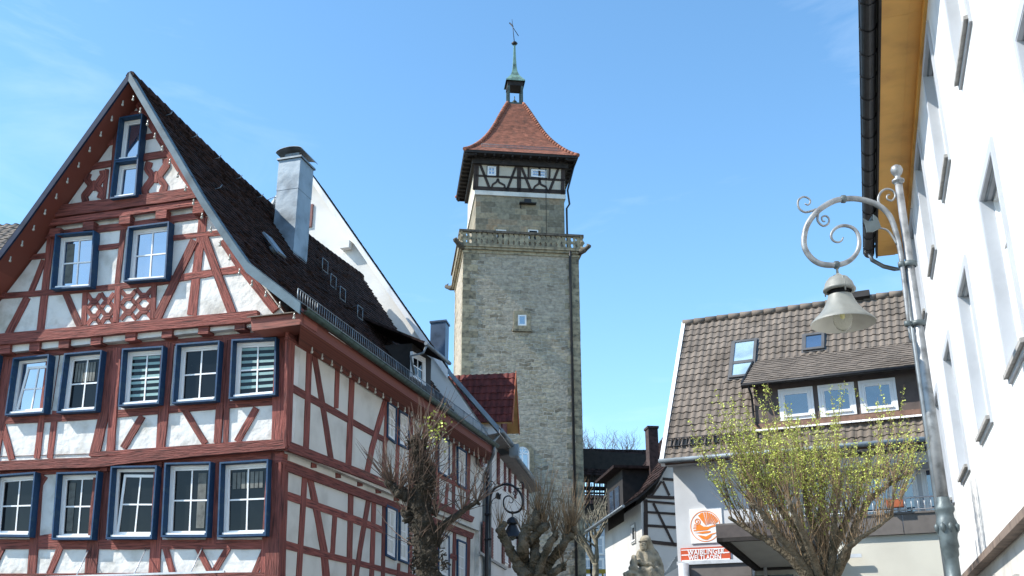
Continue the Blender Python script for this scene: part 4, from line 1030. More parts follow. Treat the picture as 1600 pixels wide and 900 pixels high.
bar(m, T, [(ac[0], ac[1]+ri), (ac[0], ac[1]-h)], .07, .01, .045, 'ab', 0, 1); bar(m, T, [(ac[0]-ri, ac[1]), (ac[0]+ri, ac[1])], .07, .01, .042, 'ab', 0, 1); bar(m, T, [(ac[0], ac[1]), (ac[0]-ri*.7, ac[1]+ri*.7)], .05, .01, .04, 'ab', 0, 1); bar(m, T, [(ac[0], ac[1]), (ac[0]+ri*.7, ac[1]+ri*.7)], .05, .01, .04, 'ab', 0, 1)
m.build('frame', M['frame'], c)
# downpipe and lightning cable, floodlight above the balcony
m = MB(); a = T.ab(892, 500)[0]; aw = UPL.ab(880, 290)[0]
m.tube([T.p(a, zc1-.1, ov), T.p(a, zb0-.3, .12), T.p(a, 1, .1)], .075, 8); m.build('downpipe', M['iron'], tw)
m = MB(); m.tube([ce+UT*(hw_-.1)-UTb*(wU/2)+Z*(ze_t-.2), UPL.p(aR+.2, zw1+.3, .1), UPL.p(aR+.3, zw1-.6, .1), UPL.p(aR+.12, zw1-.9, .12), UPL.p(aR+.12, zc1, .12)], .06, 7)
m.tube([UPL.p(aR-1.1, zt1, .14), UPL.p(aR-1.1, zc1, .06)], .015, 4); m.build('downpipe', M['iron'], tw)
m = MB(); a, b = UPL.ab(824, 320); m.box(UPL.p(a-.5, b, 0), UT*1.0, T.n*.3, Z*.05); m.cbox(UPL.p(a, b+.15, .15), UT*.4, T.n*.2, Z*.25); m.tube([UPL.p(a-.4, b, .02), UPL.p(a-.4, b-.25, .02)], .03, 5); m.build('floodlight', M['iron'], tw)
# ================================================================== COVERED WALL WALK
random.seed(21)
ww_ = empty('covered_wall_walk', P(960, 800, 59), 'black timber covered walkway with a slatted side joining the stone tower to its right', 'walkway')
o_ = P(905, 745, 59.5); WW = vplane(V((o_.x, o_.y, 0)), 84)
def wpoly(pts, d0, d1, name, mt):
    m = MB(); ppoly(m, WW, pts, d0, d1); return m.build(name, M[mt], ww_)
wpoly([(902, 702), (1022, 711), (1022, 748), (902, 741)], -2.2, .0, 'roof', 'blackwood')
m = MB(); a0, b0 = WW.ab(904, 742, .35); a1, b1 = WW.ab(904, 701, -1.2)
v = V((0, 0, 0))
e = WW.p(a0, b0, .35); tpv = WW.p(a0, b1, -1.2)-e; pl = Pl(e, WW.u, tpv, WW.u.cross(tpv)); 
if pl.n.z < 0: pl.n = -pl.n
tiles(m, pl, lambda b: 0, lambda b: 5.2, 0, tpv.length, .2, .2, .02, .03, 'flat', jit=.02); m.build('roof_tiles', M['tile_dark'], ww_)
def wb(pts, wd, d=0.0, t=.12):
    bar(mbx, WW, pts, wd, d-t, d, wob=.03)
mbx = MB()
for x in (913, 921, 929, 938, 947, 956, 965, 975, 986, 998): wb([(x, 740), (x-.5, 792)], 2.4 if x % 2 else 1.6)
for y in (752, 761, 770, 779, 788): wb([(903, y), (1010, y+1.5)], 2.6, -.15)
for k in range(26): wb([(905+k*4, 755), (905+k*4, 790)], 1.1, -1.6)
wb([(903, 764), (1010, 766)], 3, -1.7); wb([(903, 750), (1010, 752)], 2, -1.7)
mbx.build('posts', M['blackwood'], ww_)
m = MB(); a0, b0 = WW.ab(903, 791); m.box(WW.p(a0, b0-.2, 0), WW.u*4.8, -WW.n*2.1, Z*.28); m.build('floor', M['blackwood'], ww_)
m = MB()
for x in (9,): m.box(WW.p(4.3, 0, -.2), WW.u*.9, -WW.n*1.8, Z*(b0-.25))
m.build('pier', M['tower_ashlar'], ww_)
# ================================================================== SMALL HALF-TIMBERED HOUSE
pc = P(1003, 830, 42.0); Oh = V((pc.x, pc.y, 0)); HR = vplane(Oh, 83); HL = Pl(Oh, az(-7), Z, V((-math.cos(R(7)), -math.sin(R(7)), 0)))
hh = empty('small_timbered_house', Oh, 'small white house with black timbers between the covered walkway and the shop', 'house')
zTop = HR.ab(1052, 722)[1]; wHR = 7.5; lHL = HL.ab(946, 870)[0]
print('small house', zTop, lHL, HR.ab(1052, 722))
zEv = HL.ab(985, 800)[1]
m = MB(); m.prism([HR.p(0, 0), HR.p(wHR, 0), HR.p(wHR, zEv+1.2), HR.p(wHR*.5, zEv+4.6), HR.p(1.6, zEv+2.3), HR.p(.5, zEv+.5), HR.p(0, zEv+.1)], az(-7)*lHL); m.build('wall', mat('shade_toned_render', (.50, .49, .46), .9, .08, .8, bump=.3, bscale=14), hh)  # white render toned grey in place of a shadow across the left wall
mbx = MB()
for pts, wd in (([(1009, 780), (1010, 858)], 6), ([(1008, 783), (1058, 787)], 3.5), ([(1011, 776), (1058, 778)], 5), ([(1011, 800), (1058, 803)], 3.5), ([(1011, 821), (1058, 824)], 4), ([(1011, 846), (1058, 851)], 5.5), ([(1021, 786), (1053, 851)], 3.5),
                ([(1036, 748), (1058, 750)], 4), ([(1036, 752), (1046, 774)], 3.5), ([(1034, 752), (1018, 775)], 3.5), ([(1006, 800), (1006, 900)], .1)):
    bar(mbx, HR, pts, wd, -.02, .04)
mbx.build('timber_frame', M['darktimber'], hh)
# roof: swept eave over the left wall
pr2 = [(-.75, zEv-.15), (-.1, zEv+.25), (.7, zEv+.95), (1.8, zEv+2.6), (wHR*.5, zEv+5.2), (wHR+.5, zEv+.6)]
m = MB(); ua = az(-7); 
for k in range(len(pr2)-1):
    m.prism([HR.p(pr2[k][0], pr2[k][1], .35), HR.p(pr2[k+1][0], pr2[k+1][1], .35), HR.p(pr2[k+1][0], pr2[k+1][1], .35)+ua*(lHL+.7), HR.p(pr2[k][0], pr2[k][1], .35)+ua*(lHL+.7)], Z*.1)
m.build('roof', M['blackwood'], hh)
m = MB()
for k in range(len(pr2)-2):
    p0, p1 = HR.p(pr2[k][0], pr2[k][1]+.11, .38), HR.p(pr2[k+1][0], pr2[k+1][1]+.11, .38); v = p1-p0; pl = Pl(p0, ua, v, v.cross(ua)); 
    if pl.n.z < 0: pl.n = -pl.n
    tiles(m, pl, lambda b: 0, lambda b: lHL+.7, 0, v.length, .2, .2, .015, .03, 'flat', jit=.01)
m.build('roof_tiles', M['tile_dark'], hh)
m = MB(); m.tube([HR.p(-.8, zEv-.1, .4), HR.p(-.8, zEv-.1, .4)+ua*(lHL+.7)], .06, 7); m.build('gutter', M['zincdark'], hh)
# dark dormer and chimney
m = MB(); pd = P(977, 770, 45); m.box(V((pd.x-.1, pd.y, pd.z-1.2)), az(83)*3.0, ua*3.2, Z*2.2); dm = m.build('dormer', M['blackwood'], hh)
m = MB(); DL = Pl(V((pd.x-.1, pd.y, 0)), ua, Z, V((-math.cos(R(7)), -math.sin(R(7)), 0))); 
m.box(DL.p(.6, pd.z-.5, .01), ua*.8, DL.n*.04, Z*.9); m.box(DL.p(1.7, pd.z-.5, .01), ua*.8, DL.n*.04, Z*.9); m.build('window', M['glasssky'], dm)
m = MB(); m.box(V((pd.x-.5, pd.y-.4, pd.z+1.0)), az(83)*3.6, ua*4, Z*.12); m.build('roof', M['tile_dark'], dm)
m = MB(); pch = P(1019, 700, 45); ztp = P(1019, 669, 45).z; m.cbox(V((pch.x, pch.y, ztp-2)), UT*.42, UTb*.6, Z*4); m.cbox(V((pch.x, pch.y, ztp-.02)), UT*.5, UTb*.68, Z*.1); m.build('chimney', mat('sooty_brick', (.05, .03, .027), .9, .3, 8, bump=.4), hh)
q = [HL.ab(993, 815), HL.ab(998, 812), HL.ab(998, 833), HL.ab(993, 836)]
m = MB(); zz = HL.ab(995, 815)[1]; window(HL, [(1.0, zz), (1.75, zz), (1.75, zz-.8), (1.0, zz-.8)], hh, out=.05, cas=.06, casmat=M['greystone'], frame=M['frame'], glass=M['glassdark'], cols=1, rows=1, back=.01)
# pale house far down the lane
ph_ = empty('pale_house', P(930, 860, 74), 'pale blue-grey house far down the lane under the covered walkway', 'house')
o1 = P(900, 800, 76); o1.z = 0; FH = vplane(o1, 84)
m = MB(); m.box(FH.p(-2, 0), FH.u*9, -FH.n*7, Z*(P(925, 812, 76).z)); m.build('wall', mat('pale_blue_render', (.42, .47, .52), .9, .05, 1), ph_)
zz = P(925, 812, 76).z
m = MB(); m.prism([FH.p(-2.5, zz-.1, .4), FH.p(7.5, zz-.1, .4), FH.p(7.5, zz+2.2, -3.5), FH.p(-2.5, zz+2.2, -3.5)], Z*.15); m.prism([FH.p(-2.5, zz-.1, -7.4), FH.p(7.5, zz-.1, -7.4), FH.p(7.5, zz+2.2, -3.5), FH.p(-2.5, zz+2.2, -3.5)], Z*.15); m.build('roof', M['tile_dark'], ph_)
for x in (918, 934):
    for y in (838, 872):
        a, b = FH.ab(x, y); window(FH, [(a-.45, b), (a+.45, b), (a+.45, b-1.3), (a-.45, b-1.3)], ph_, out=.04, cas=.06, casmat=M['frame'], frame=M['frame'], glass=M['glassdark'], back=.0)
# ================================================================== SHOP HOUSE (right, tiled roof)
random.seed(31)
AW = -65.0; pc = P(1053, 760, 32.0); L0 = V((pc.x, pc.y, 0)); UWr = az(AW+180)      # u runs to the right and towards the camera
n_ = V((UWr.y, -UWr.x, 0)); 
if n_.dot(C0-L0) < 0: n_ = -n_
F = Pl(L0, UWr, Z, n_)
sh = empty('shop_house', F.p(6, 0, -4), 'grey-white shop house with a big brown pantile roof, window band and dark canopy', 'house')
OV = .75
E0 = F.ab(1033, 722, OV); E1 = F.ab(1455, 688, OV); aR_ = F.ab(1490, 690, OV)[0]+.6
print('shop eave', E0, E1, aR_)
zE = (E0[1]+E1[1])/2; aL_ = E0[0]
# ridge: verge plane through the left eave end
vp_ = Pl(F.p(aL_, 0, 0), -n_, Z, -UWr); rp = vp_.hit(1068, 506); back = (rp-F.p(aL_, 0, OV)).dot(-n_); rise = rp.z-zE
print('ridge back', back, 'rise', rise, 'pitch', math.degrees(math.atan2(rise, back)))
rv = (-n_*back+Z*rise).normalized(); rn = UWr.cross(rv); 
if rn.z < 0: rn = -rn
RP = Pl(F.p(aL_, zE, OV), UWr, rv, rn); rlen = math.hypot(back, rise); Wsh = aR_-aL_
for q in ((1430, 456), (1068, 506), (1182, 672), (1449, 642)): print(q, RP.ab(*q))
# walls
zRail = F.ab(1416, 834)[1]
aS = F.ab(1172, 800)[0]
m = MB(); m.prism([F.p(0, 0), F.p(aS, 0), F.p(aS, zE), F.p(0, zE)], -n_*9); m.build('wall', mat('grey_white_render', (.56, .57, .58), .9, .07, .7, bump=.25, bscale=30, col2=(.46, .47, .48)), sh)
gw = sh.children[0].data.materials[0] if sh.children else None
# left gable above
m = MB(); m.prism([F.p(0.01, zE-.01), F.p(.01, zE-.01, -9.0), F.p(.01, zE+rise-.4, OV-back)], UWr*.25); m.build('gable_wall', gw, sh)
m = MB(); m.prism([F.p(Wsh-.6, zE-.01, -.5), F.p(Wsh-.6, zE-.01, -9.0), F.p(Wsh-.6, zE+rise-.4, OV-back)], UWr*.25); m.build('gable_wall', gw, sh)
RC = 1.1   # balcony recess
zP1 = F.ab(1416, 803)[1]
m = MB(); m.prism([F.p(aS+.002, zRail, -RC), F.p(Wsh-.3, zRail, -RC), F.p(Wsh-.3, zE+.3, -RC), F.p(aS+.002, zE+.3, -RC)], -n_*.3); m.build('wall', gw, sh)
m = MB(); m.prism([F.p(aS+.002, 0, -.12), F.p(Wsh-.3, 0, -.12), F.p(Wsh-.3, zRail-.004, -.12), F.p(aS+.002, zRail-.004, -.12)], -n_*8); m.build('wall', mat('cream_render', (.60, .58, .50), .9, .05, .5, bump=.2, bscale=30, col2=(.52, .5, .43)), sh)
m = MB(); a = aS+.02
while a < Wsh-.4:
    m.prism([F.p(a, zRail, 0), F.p(min(a+1.02, Wsh-.3), zRail, 0), F.p(min(a+1.02, Wsh-.3), zP1, 0), F.p(a, zP1, 0)], -n_*.08); a += 1.04
m.box(F.p(aS, zP1+.002, .04), UWr*(Wsh-aS-.3), -n_*.2, Z*.05); m.build('parapet', M['greypanel'], sh)
m = MB(); m.prism([F.p(aS, zRail+.02, -.1), F.p(Wsh-.3, zRail+.02, -.1), F.p(Wsh-.3, zRail+.02, -RC), F.p(aS, zRail+.02, -RC)], Z*.1); m.build('balcony_floor', gw, sh)
zH = F.ab(1420, 777)[1]
m = MB(); m.tube([F.p(aS+.1, zH, -.05), F.p(Wsh-.35, zH, -.05)], .025, 7); m.tube([F.p(aS+.1, zP1+.12, -.05), F.p(Wsh-.35, zP1+.12, -.05)], .015, 6)
a = aS+.2
while a < Wsh-.4: m.tube([F.p(a, zP1+.05, -.05), F.p(a, zH, -.05)], .012, 5); a += .17
m.build('balcony_railing', M['alu'], sh)
for x0, x1 in ((1386, 1412), (1462, 1470)):
    a0_, b_ = F.ab(x0, 787, .02); a1_ = F.ab(x1, 787, .02)[0]
    m = MB(); m.box(F.p(a0_, b_-.13, .02), UWr*(a1_-a0_), n_*.2, Z*.2); fb_ = m.build('flower_box', M['terracotta'], sh)
# balcony windows
zT = F.ab(1430, 728, -RC)[1]; 
for x0, x1 in ((1342, 1398), (1404, 1434), (1441, 1490), (1262, 1292)):
    a0_ = F.ab(x0, 760, -RC)[0]; a1_ = F.ab(x1, 760, -RC)[0]
    window(F, [(a0_, zT), (a1_, zT), (a1_, zRail+.2), (a0_, zRail+.2)], sh, d=-RC, out=.04, cas=.05, casmat=M['frame'], frame=M['frame'], glass=M['glassblue'], cols=1, rows=1, back=.01, fr=.06, sill=False)
# recess side walls and slab above
m = MB(); zS_ = F.ab(1430, 722, -.0)[1]; m.box(F.p(aS, zE-.45, -.01), UWr*(Wsh-aS-.3), -n_*(RC-.01), Z*.3); m.build('soffit', gw, sh)
a0_, b1_ = F.ab(1261, 781, .0); a1_, b0_ = F.ab(1294, 808, .0)
m = MB(); m.box(F.p(aS+.004, zP1+.06, -.06), UWr*1.2, -n_*.05, Z*(zH-zP1-.1)); m.build('privacy_screen', M['bright'], sh)
# eaves
m = MB(); m.prism([F.p(aL_, zE-.03, OV), F.p(aR_, zE-.03, OV), F.p(aR_, zE-.03, .0), F.p(aL_, zE-.03, .0)], Z*.04); m.prism([F.p(aL_, zE-.03, OV), F.p(aR_, zE-.03, OV), F.p(aR_, zE+.12, OV-.02), F.p(aL_, zE+.12, OV-.02)], -n_*.03); m.build('soffit', mat('grey_soffit_board', (.38, .38, .37), .7, .08, 3), sh)
m = MB(); m.tube([F.p(aL_-.05, zE+.03, OV+.07), F.p(aR_, zE+.03, OV+.07)], .065, 8); m.build('gutter', M['zinc'], sh)
m = MB(); tiles(m, RP, lambda b: .06, lambda b: Wsh, .02, rlen, .237, .285, .04, .035, 'pan', jit=.006)
m.build('roof_tiles', M['tile_brown'], sh)
m = MB(); bk = RP.p(0, rlen); m.prism([RP.p(0, 0, -.02), RP.p(Wsh, 0, -.02), RP.p(Wsh, rlen, -.02), RP.p(0, rlen, -.02)], -RP.n*.12)
e2 = -n_*back-Z*rise; m.prism([bk, bk+UWr*Wsh, bk+UWr*Wsh+e2, bk+e2], Z*-.12); m.build('roof', M['brownwood'], sh)
m = MB(); m.prism([RP.p(-.03, -.02, .1), RP.p(.09, -.02, .1), RP.p(.09, rlen, .1), RP.p(-.03, rlen, .1)], -RP.n*.26); m.build('verge_board', M['signwhite'], sh)
m = MB(); a = 0
while a < Wsh-.1: m.tube([RP.p(a, rlen-.02, .05), RP.p(min(a+.42, Wsh), rlen-.02, .035)], [.12, .105], 8); a += .4
m.build('ridge_tiles', M['tile_brown'], sh)
# snow-stop course near the eave on the left
bb = RP.ab(1110, 690)[1]; a_s = RP.ab(1187, 685)[0]; m = MB(); a = .25
while a < a_s: 
    m.box(RP.p(a, bb-.16, .05), UWr*.03, RP.v*.34, RP.n*.06); a += .1185
m.tube([RP.p(.15, bb+.17, .11), RP.p(a_s, bb+.17, .11)], .014, 5); m.tube([RP.p(.15, bb-.16, .11), RP.p(a_s, bb-.16, .11)], .014, 5); m.build('snow_guard', M['iron'], sh)
# roof windows
def skylight(quad, split=None):
    q = [RP.ab(x, y, .12) for x, y in quad]; a0 = (q[0][0]+q[3][0])/2; a1 = (q[1][0]+q[2][0])/2; bt = (q[0][1]+q[1][1])/2; bb = (q[2][1]+q[3][1])/2
    q = [(a0, bt), (a1, bt), (a1, bb), (a0, bb)]
    m = MB(); ring(m, RP, q, inset(q, .09), -.02, .13); ring(m, RP, inset(q, -.05), inset(q, .01), -.02, .07)
    if split: bm_ = bb+(bt-bb)*split; m.box(RP.p(a0+.05, bm_, .02), UWr*(a1-a0-.1), RP.v*.13, RP.n*.1)
    c = m.build('roof_window', mat('dark_window_cladding', (.10, .10, .10), .5, .1, 4, metal=.3), sh)
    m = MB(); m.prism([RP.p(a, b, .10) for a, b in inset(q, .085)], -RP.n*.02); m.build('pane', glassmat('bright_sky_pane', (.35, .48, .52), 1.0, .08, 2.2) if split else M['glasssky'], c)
    return c
skylight([(1149, 532), (1187, 528), (1174, 586), (1134, 591)], .36); skylight([(1256, 521), (1289, 519), (1287, 544), (1253, 547)])
m = MB(); a, b = RP.ab(1345, 468); m.box(RP.p(a-.3, b-.12, .06), UWr*.6, RP.v*.3, RP.n*.16); m.build('roof_vent', M['blackwood'], sh)
# shed dormer
d0 = RP.ab(1182, 672); d1 = RP.ab(1449, 642)
fp = RP.p(d0[0], (d0[1]+d1[1])/2); DF = Pl(V((fp.x, fp.y, 0)), UWr, Z, n_); zb = fp.z+.02
aR2 = Wsh-.5-d0[0]
zt = DF.ab(1320, 590)[1]; print('dormer', zb, zt)
m = MB(); m.prism([DF.p(0, zb-.1), DF.p(aR2, zb-.1), DF.p(aR2, zt), DF.p(0, zt)], -n_*3.5); dm = m.build('dormer', mat('brown_cladding', (.10, .075, .065), .7, .12, 4), sh)
m = MB(); m.box(DF.p(-.05, zb-.08, .12), UWr*(aR2+.1), -n_*.2, Z*.16); m.build('sill_board', M['terracotta'] if 0 else mat('red_brown_board', (.20, .11, .075), .7, .2, 6), dm)
m = MB(); n = int(aR2/.131); 
for k in range(n): m.prism([DF.p(k*.131, zb-.09, .14), DF.p(k*.131+.12, zb-.09, .14), DF.p(k*.131+.12, zb-.17, .30), DF.p(k*.131, zb-.17, .30)], Z*.012)
m.build('flashing', M['signwhite'], dm)
for x0, x1, y0, y1 in ((1220, 1275, 606, 658), (1282, 1340, 599, 650), (1346, 1405, 591, 643), (1439, 1470, 580, 635)):
    a0_ = DF.ab(x0, y1)[0]; a1_ = DF.ab(x1, y1)[0]
    window(DF, [(a0_, zt-.16), (a1_, zt-.16), (a1_, zb+.12), (a0_, zb+.12)], dm, out=.05, cas=.07, casmat=M['frame'], frame=M['frame'], glass=M['glassblue'], cols=1, rows=1, back=.02, fr=.07)
# dormer roof joins the main slope
j = RP.ab(1193, 563); jp = RP.p(d0[0], j[1]); fe = DF.p(-.25, zt+.02, .45); dv = jp-DF.p(0, 0, 0); 
vv = (V((jp.x, jp.y, jp.z))-DF.p(0, zt+.02, .45)); vv = vv-UWr*vv.dot(UWr); dn = UWr.cross(vv.normalized()); 
if dn.z < 0: dn = -dn
DR = Pl(fe, UWr, vv, dn); m = MB(); lD = vv.length+.1
tiles(m, DR, lambda b: 0, lambda b: aR2+.5, 0, lD, .2, .2, .012, .03, 'flat', jit=.006); m.build('roof_tiles', M['tile_brown'], dm)
m = MB(); m.prism([DR.p(0, 0, -.02), DR.p(aR2+.5, 0, -.02), DR.p(aR2+.5, lD, -.02), DR.p(0, lD, -.02)], -DR.n*.12); m.build('roof', M['blackwood'], dm)
m = MB(); m.prism([DR.p(-.02, -.02, .05), DR.p(.03, -.02, .05), DR.p(.03, lD, .07), DR.p(-.02, lD, .07)], -DR.n*.2); m.tube([DR.p(0, -.06, -.02), DR.p(aR2+.5, -.06, -.02)], .05, 7); m.build('gutter', M['iron'], dm)
m = MB(); m.tube([DR.p(.2, -.06, -.04), DF.p(-.02, zt-.3, .25), DF.p(-.05, zt-.5, .06), DF.p(-.05, zb+.2, .06), DF.p(.1, zb-.02, .2)], .035, 7); m.build('downpipe', M['iron'], dm)
# canopy
zc_ = F.ab(1179, 892, 0)[1]; r = ray(1120, 847); t = (zc_-CZ)/r.z; fl_ = C0+r*t; dd = (fl_-F.O).dot(n_); af = (fl_-F.O).dot(UWr); ab_ = F.ab(1179, 892)[0]
dd = 3.8; af, zf_ = F.ab(1120, 847, dd); print('canopy', zc_, zf_, af)
Hc = F.ab(1150, 820, dd)[1]-F.ab(1150, 847, dd)[1]
lenC = F.ab(1262, 840, dd)[0]-af; print('lenC', lenC)
m = MB(); Q = [F.p(af, zf_, dd), F.p(af+lenC, zf_, dd), F.p(ab_+lenC, zc_, 0), F.p(ab_, zc_, 0)]
m.prism([q+Z*.10 for q in Q], Z*(Hc-.13)); cn = m.build('canopy', mat('dark_canopy_sheet', (.075, .06, .055), .6, .15, 4), sh)
m = MB(); m.prism([q+Z*(Hc-.025) for q in Q], Z*.05); m.build('canopy_coping', M['greypanel'], cn)
m = MB(); ins_ = [F.p(af+.25, zf_, dd-.25), F.p(af+lenC-.2, zf_, dd-.25), F.p(ab_+lenC-.2, zc_, .01), F.p(ab_+.22, zc_, .01)]; m.prism([q+Z*.05 for q in ins_], Z*.05); m.build('canopy_ceiling', mat('canopy_ceiling', (.55, .53, .47), .7, .05, 2), cn)
m = MB(); 
for k in range(4): m.prism([Q[k], Q[(k+1) % 4], Q[(k+1) % 4]+Z*.098, Q[k]+Z*.098], (F.p(af+3, zc_, 1)-Q[k]).normalized()*.09*V((1, 1, 0)) if 0 else ((-n_, -UWr, n_, UWr)[k])*.16)
m.build('canopy_rim', M['blackwood'], cn)
# shop window and shopfront below the sign
zs = F.ab(1085, 876)[1]
m = MB(); m.box(F.p(.02, 0, .012), UWr*(aS-.1), n_*.05, Z*(zs-.1)); m.build('shopfront', M['greypanel'], sh)
m = MB(); m.box(F.p(.5, .5, .075), UWr*(aS+.6), n_*.01, Z*(zs-1.0)); m.build('shop_window', M['glassdark'], sh)
m = MB(); m.box(F.p(.0, zs-.12, .07), UWr*(aS+3), n_*.06, Z*.1); m.tube([F.p(.25, 0, .3), F.p(.25, zs-.1, .3)], .16, 12); m.tube([F.p(2.6, 0, .2), F.p(2.6, zs-.1, .2)], .05, 8); m.build('shop_frame', M['alu'], sh)
# ---- signs
SG = F.off(.0)
q = [F.ab(1077, 796, .03), F.ab(1141, 791, .03)]; aa0, aa1 = q[0][0], F.ab(1129, 822, .03)[0]; bt_, bb_ = F.ab(1090, 795, .03)[1], F.ab(1090, 849, .03)[1]
m = MB(); m.box(F.p(aa0, bb_, .01), UWr*(aa1-aa0), n_*.03, Z*(bt_-bb_)); emb = m.build('emblem_sign', M['signwhite']); tag(emb, 'square white sign with a round orange emblem of rays above an open hand', 'sign')
cx, cy = F.ab(1102, 822, .04); Rr = min(aa1-aa0, bt_-bb_)/2*.93; pe = F
def ep(x, y): return pe.p(cx+x*Rr, cy+y*Rr, .042)
def epoly(mb, pts): mb.prism([ep(x, y) for x, y in pts], n_*.006)
m = MB(); n = 48
for k in range(n):
    a0, a1 = 2*math.pi*k/n, 2*math.pi*(k+1)/n
    epoly(m, [(math.cos(a0), math.sin(a0)), (math.cos(a1), math.sin(a1)), (.955*math.cos(a1), .955*math.sin(a1)), (.955*math.cos(a0), .955*math.sin(a0))])
m.build('emblem_ring', M['orange'], emb)
m = MB()
# rays: wedges fanning up from the hand
for k, (a0, w_, r0, r1) in enumerate([(118, 7, .18, .86), (105, 7, .15, .90), (91, 4, .2, .9), (80, 4, .2, .9), (70, 4, .22, .88), (60, 4, .25, .88), (50, 4, .3, .88), (40, 4, .35, .88), (30, 4, .42, .88), (21, 4, .48, .88)]):
    c_ = math.radians(a0); w_ = math.radians(w_)*.95; ox, oy = .12, -.12
    epoly(m, [(ox+r0*math.cos(c_-w_*.3), oy+r0*math.sin(c_-w_*.3)), (ox*.3+r1*math.cos(c_-w_), oy*.0+r1*math.sin(c_-w_)), (ox*.3+r1*math.cos(c_+w_), oy*0+r1*math.sin(c_+w_)), (ox+r0*math.cos(c_+w_*.3), oy+r0*math.sin(c_+w_*.3))])
epoly(m, [(-.62, -.16), (-.58, .12), (-.35, .14), (-.12, -.02), (.2, -.05), (.45, .02), (.75, .05), (.80, -.02), (.35, -.12), (.18, -.22), (.1, -.26), (-.3, -.28), (-.80, -.28), (-.80, -.22), (-.62, -.2)])
for k in range(4): epoly(m, [(-.84+.03*k, -.12+.09*k), (-.5, -.14+.08*k), (-.5, -.10+.08*k), (-.84+.03*k, -.09+.09*k)])
epoly(m, [(-.72, -.40), (-.2, -.34), (.1, -.32), (.35, -.34), (.30, -.42), (.1, -.46), (-.25, -.48), (-.5, -.42)])
epoly(m, [(-.55, -.56), (-.3, -.58), (0, -.66), (.2, -.58), (.3, -.52), (.7, -.44), (.66, -.50), (.42, -.58), (.3, -.74), (.12, -.86), (0, -.88), (-.25, -.80)])
# spiral
pts = []; 
for k in range(40):
    a = k/39*math.radians(560); r = .235*(1-k/39*.80); pts.append((-.52+r*math.cos(a+math.radians(250)), .32+r*math.sin(a+math.radians(250))))
for k in range(39):
    (x0, y0), (x1, y1) = pts[k], pts[k+1]; dx, dy = x1-x0, y1-y0; l = math.hypot(dx, dy) or 1; nx, ny = -dy/l*.032, dx/l*.032
    epoly(m, [(x0+nx, y0+ny), (x1+nx, y1+ny), (x1-nx, y1-ny), (x0-nx, y0-ny)])
m.build('emblem_print', M['orange'], emb)
aa0 = F.ab(1064, 865, .03)[0]; aa1 = F.ab(1141, 864, .03)[0]; bt_ = F.ab(1100, 855, .03)[1]; bb_ = F.ab(1100, 877.5, .03)[1]; hS = bt_-bb_; wS = aa1-aa0
m = MB(); m.box(F.p(aa0, bb_, .01), UWr*wS, n_*.04, Z*hS); sg = m.build('shop_sign', M['redsign']); tag(sg, 'long red shop sign lettered WAIBLINGER WELTLADEN in white on the grey wall', 'sign')
m = MB()
m.box(F.p(aa0+.02, bt_-.07, .051), UWr*(wS-.04), n_*.003, Z*.025); m.box(F.p(aa0+.02, bb_+.03, .051), UWr*(wS-.04), n_*.003, Z*.03)
m.box(F.p(aa0+.02, bb_+hS*.47, .051), UWr*(wS*.2), n_*.003, Z*.03); m.box(F.p(aa1-.02-wS*.2, bb_+hS*.52, .051), UWr*(wS*.2), n_*.003, Z*.03)
m.build('stripe', M['signwhite'], sg)
text_mesh('lettering', 'WAIBLINGER', M['signwhite'], F, (aa0+aa1)/2+.02, bb_+hS*.50, hS*.50, .056, sg, sx=wS*.74/(hS*.50*6.2), offset=.004, space=1.08, shear=.06)
text_mesh('lettering', 'WELTLADEN', M['signwhite'], F, (aa0+aa1)/2-.02, bb_+hS*.13, hS*.46, .056, sg, sx=wS*.64/(hS*.46*5.9), offset=.004, space=1.08, shear=.06)
# ================================================================== WHITE HOUSE ON THE RIGHT
random.seed(41)
AR = 17.8; ur = az(AR); nr = V((-math.cos(R(AR)), math.sin(R(AR)), 0)); Or = -nr*1.9; WR = Pl(Or, ur, Z, nr)
YF = WR.ab(1472, 800)[0]
wr = empty('white_town_house', WR.p(12, 0, -3), 'bright white house close on the right with tall windows and ochre boarded eaves', 'house')
Zs = 11.35; zSt = WR.ab(1600, 812)[1]
print('right house far end', YF, 'string', zSt)
cols_a = [WR.ab(x, y)[0] for x, y in ((1534, 681), (1497, 700), (1580, 579))]
print('window columns', cols_a)
a_ref = cols_a[0]; step_ = (cols_a[1]-cols_a[2])/2; wn = 1.35
cols_ = [a_ref-wn+step_*k for k in (-4, -3, -2, -1, 0, 1, 2)]
cols_ = [a for a in cols_ if 0 < a < YF-wn-.2]
rows_ = [(4.87, 7.03), (8.76, 10.9)]
# wall pieces around the window openings
m = MB(); lo = -4
def wallbox(a0, a1, z0, z1):
    if a1-a0 > .01 and z1-z0 > .01: m.prism([WR.p(a0, z0), WR.p(a1, z0), WR.p(a1, z1), WR.p(a0, z1)], -nr*.35)
zl = zSt
for (z0, z1) in rows_:
    wallbox(lo, YF, zl, z0); prev = lo
    for a in cols_:
        wallbox(prev, a, z0, z1); prev = a+wn
    wallbox(prev, YF, z0, z1); zl = z1
wallbox(lo, YF, zl, Zs+.1)
m.prism([WR.p(lo, zSt, -.36), WR.p(YF-.001, zSt, -.36), WR.p(YF-.001, Zs+.1, -.36), WR.p(lo, Zs+.1, -.36)], -nr*9)
m.build('wall', M['bright'], wr)
m = MB(); m.prism([WR.p(lo, 0, -.03), WR.p(YF, 0, -.03), WR.p(YF, zSt-.002, -.03), WR.p(lo, zSt-.002, -.03)], -nr*9); m.build('ground_floor_wall', mat('stone_base_render', (.55, .53, .49), .9, .12, 1.5, bump=.5, bscale=8, col2=(.38, .36, .33)), wr)
m = MB(); m.box(WR.p(lo, zSt-.1, -.02), ur*(YF-lo), nr*.16, Z*.10); m.build('string_course', mat('brown_string_course', (.2, .15, .12), .8, .2, 4), wr)
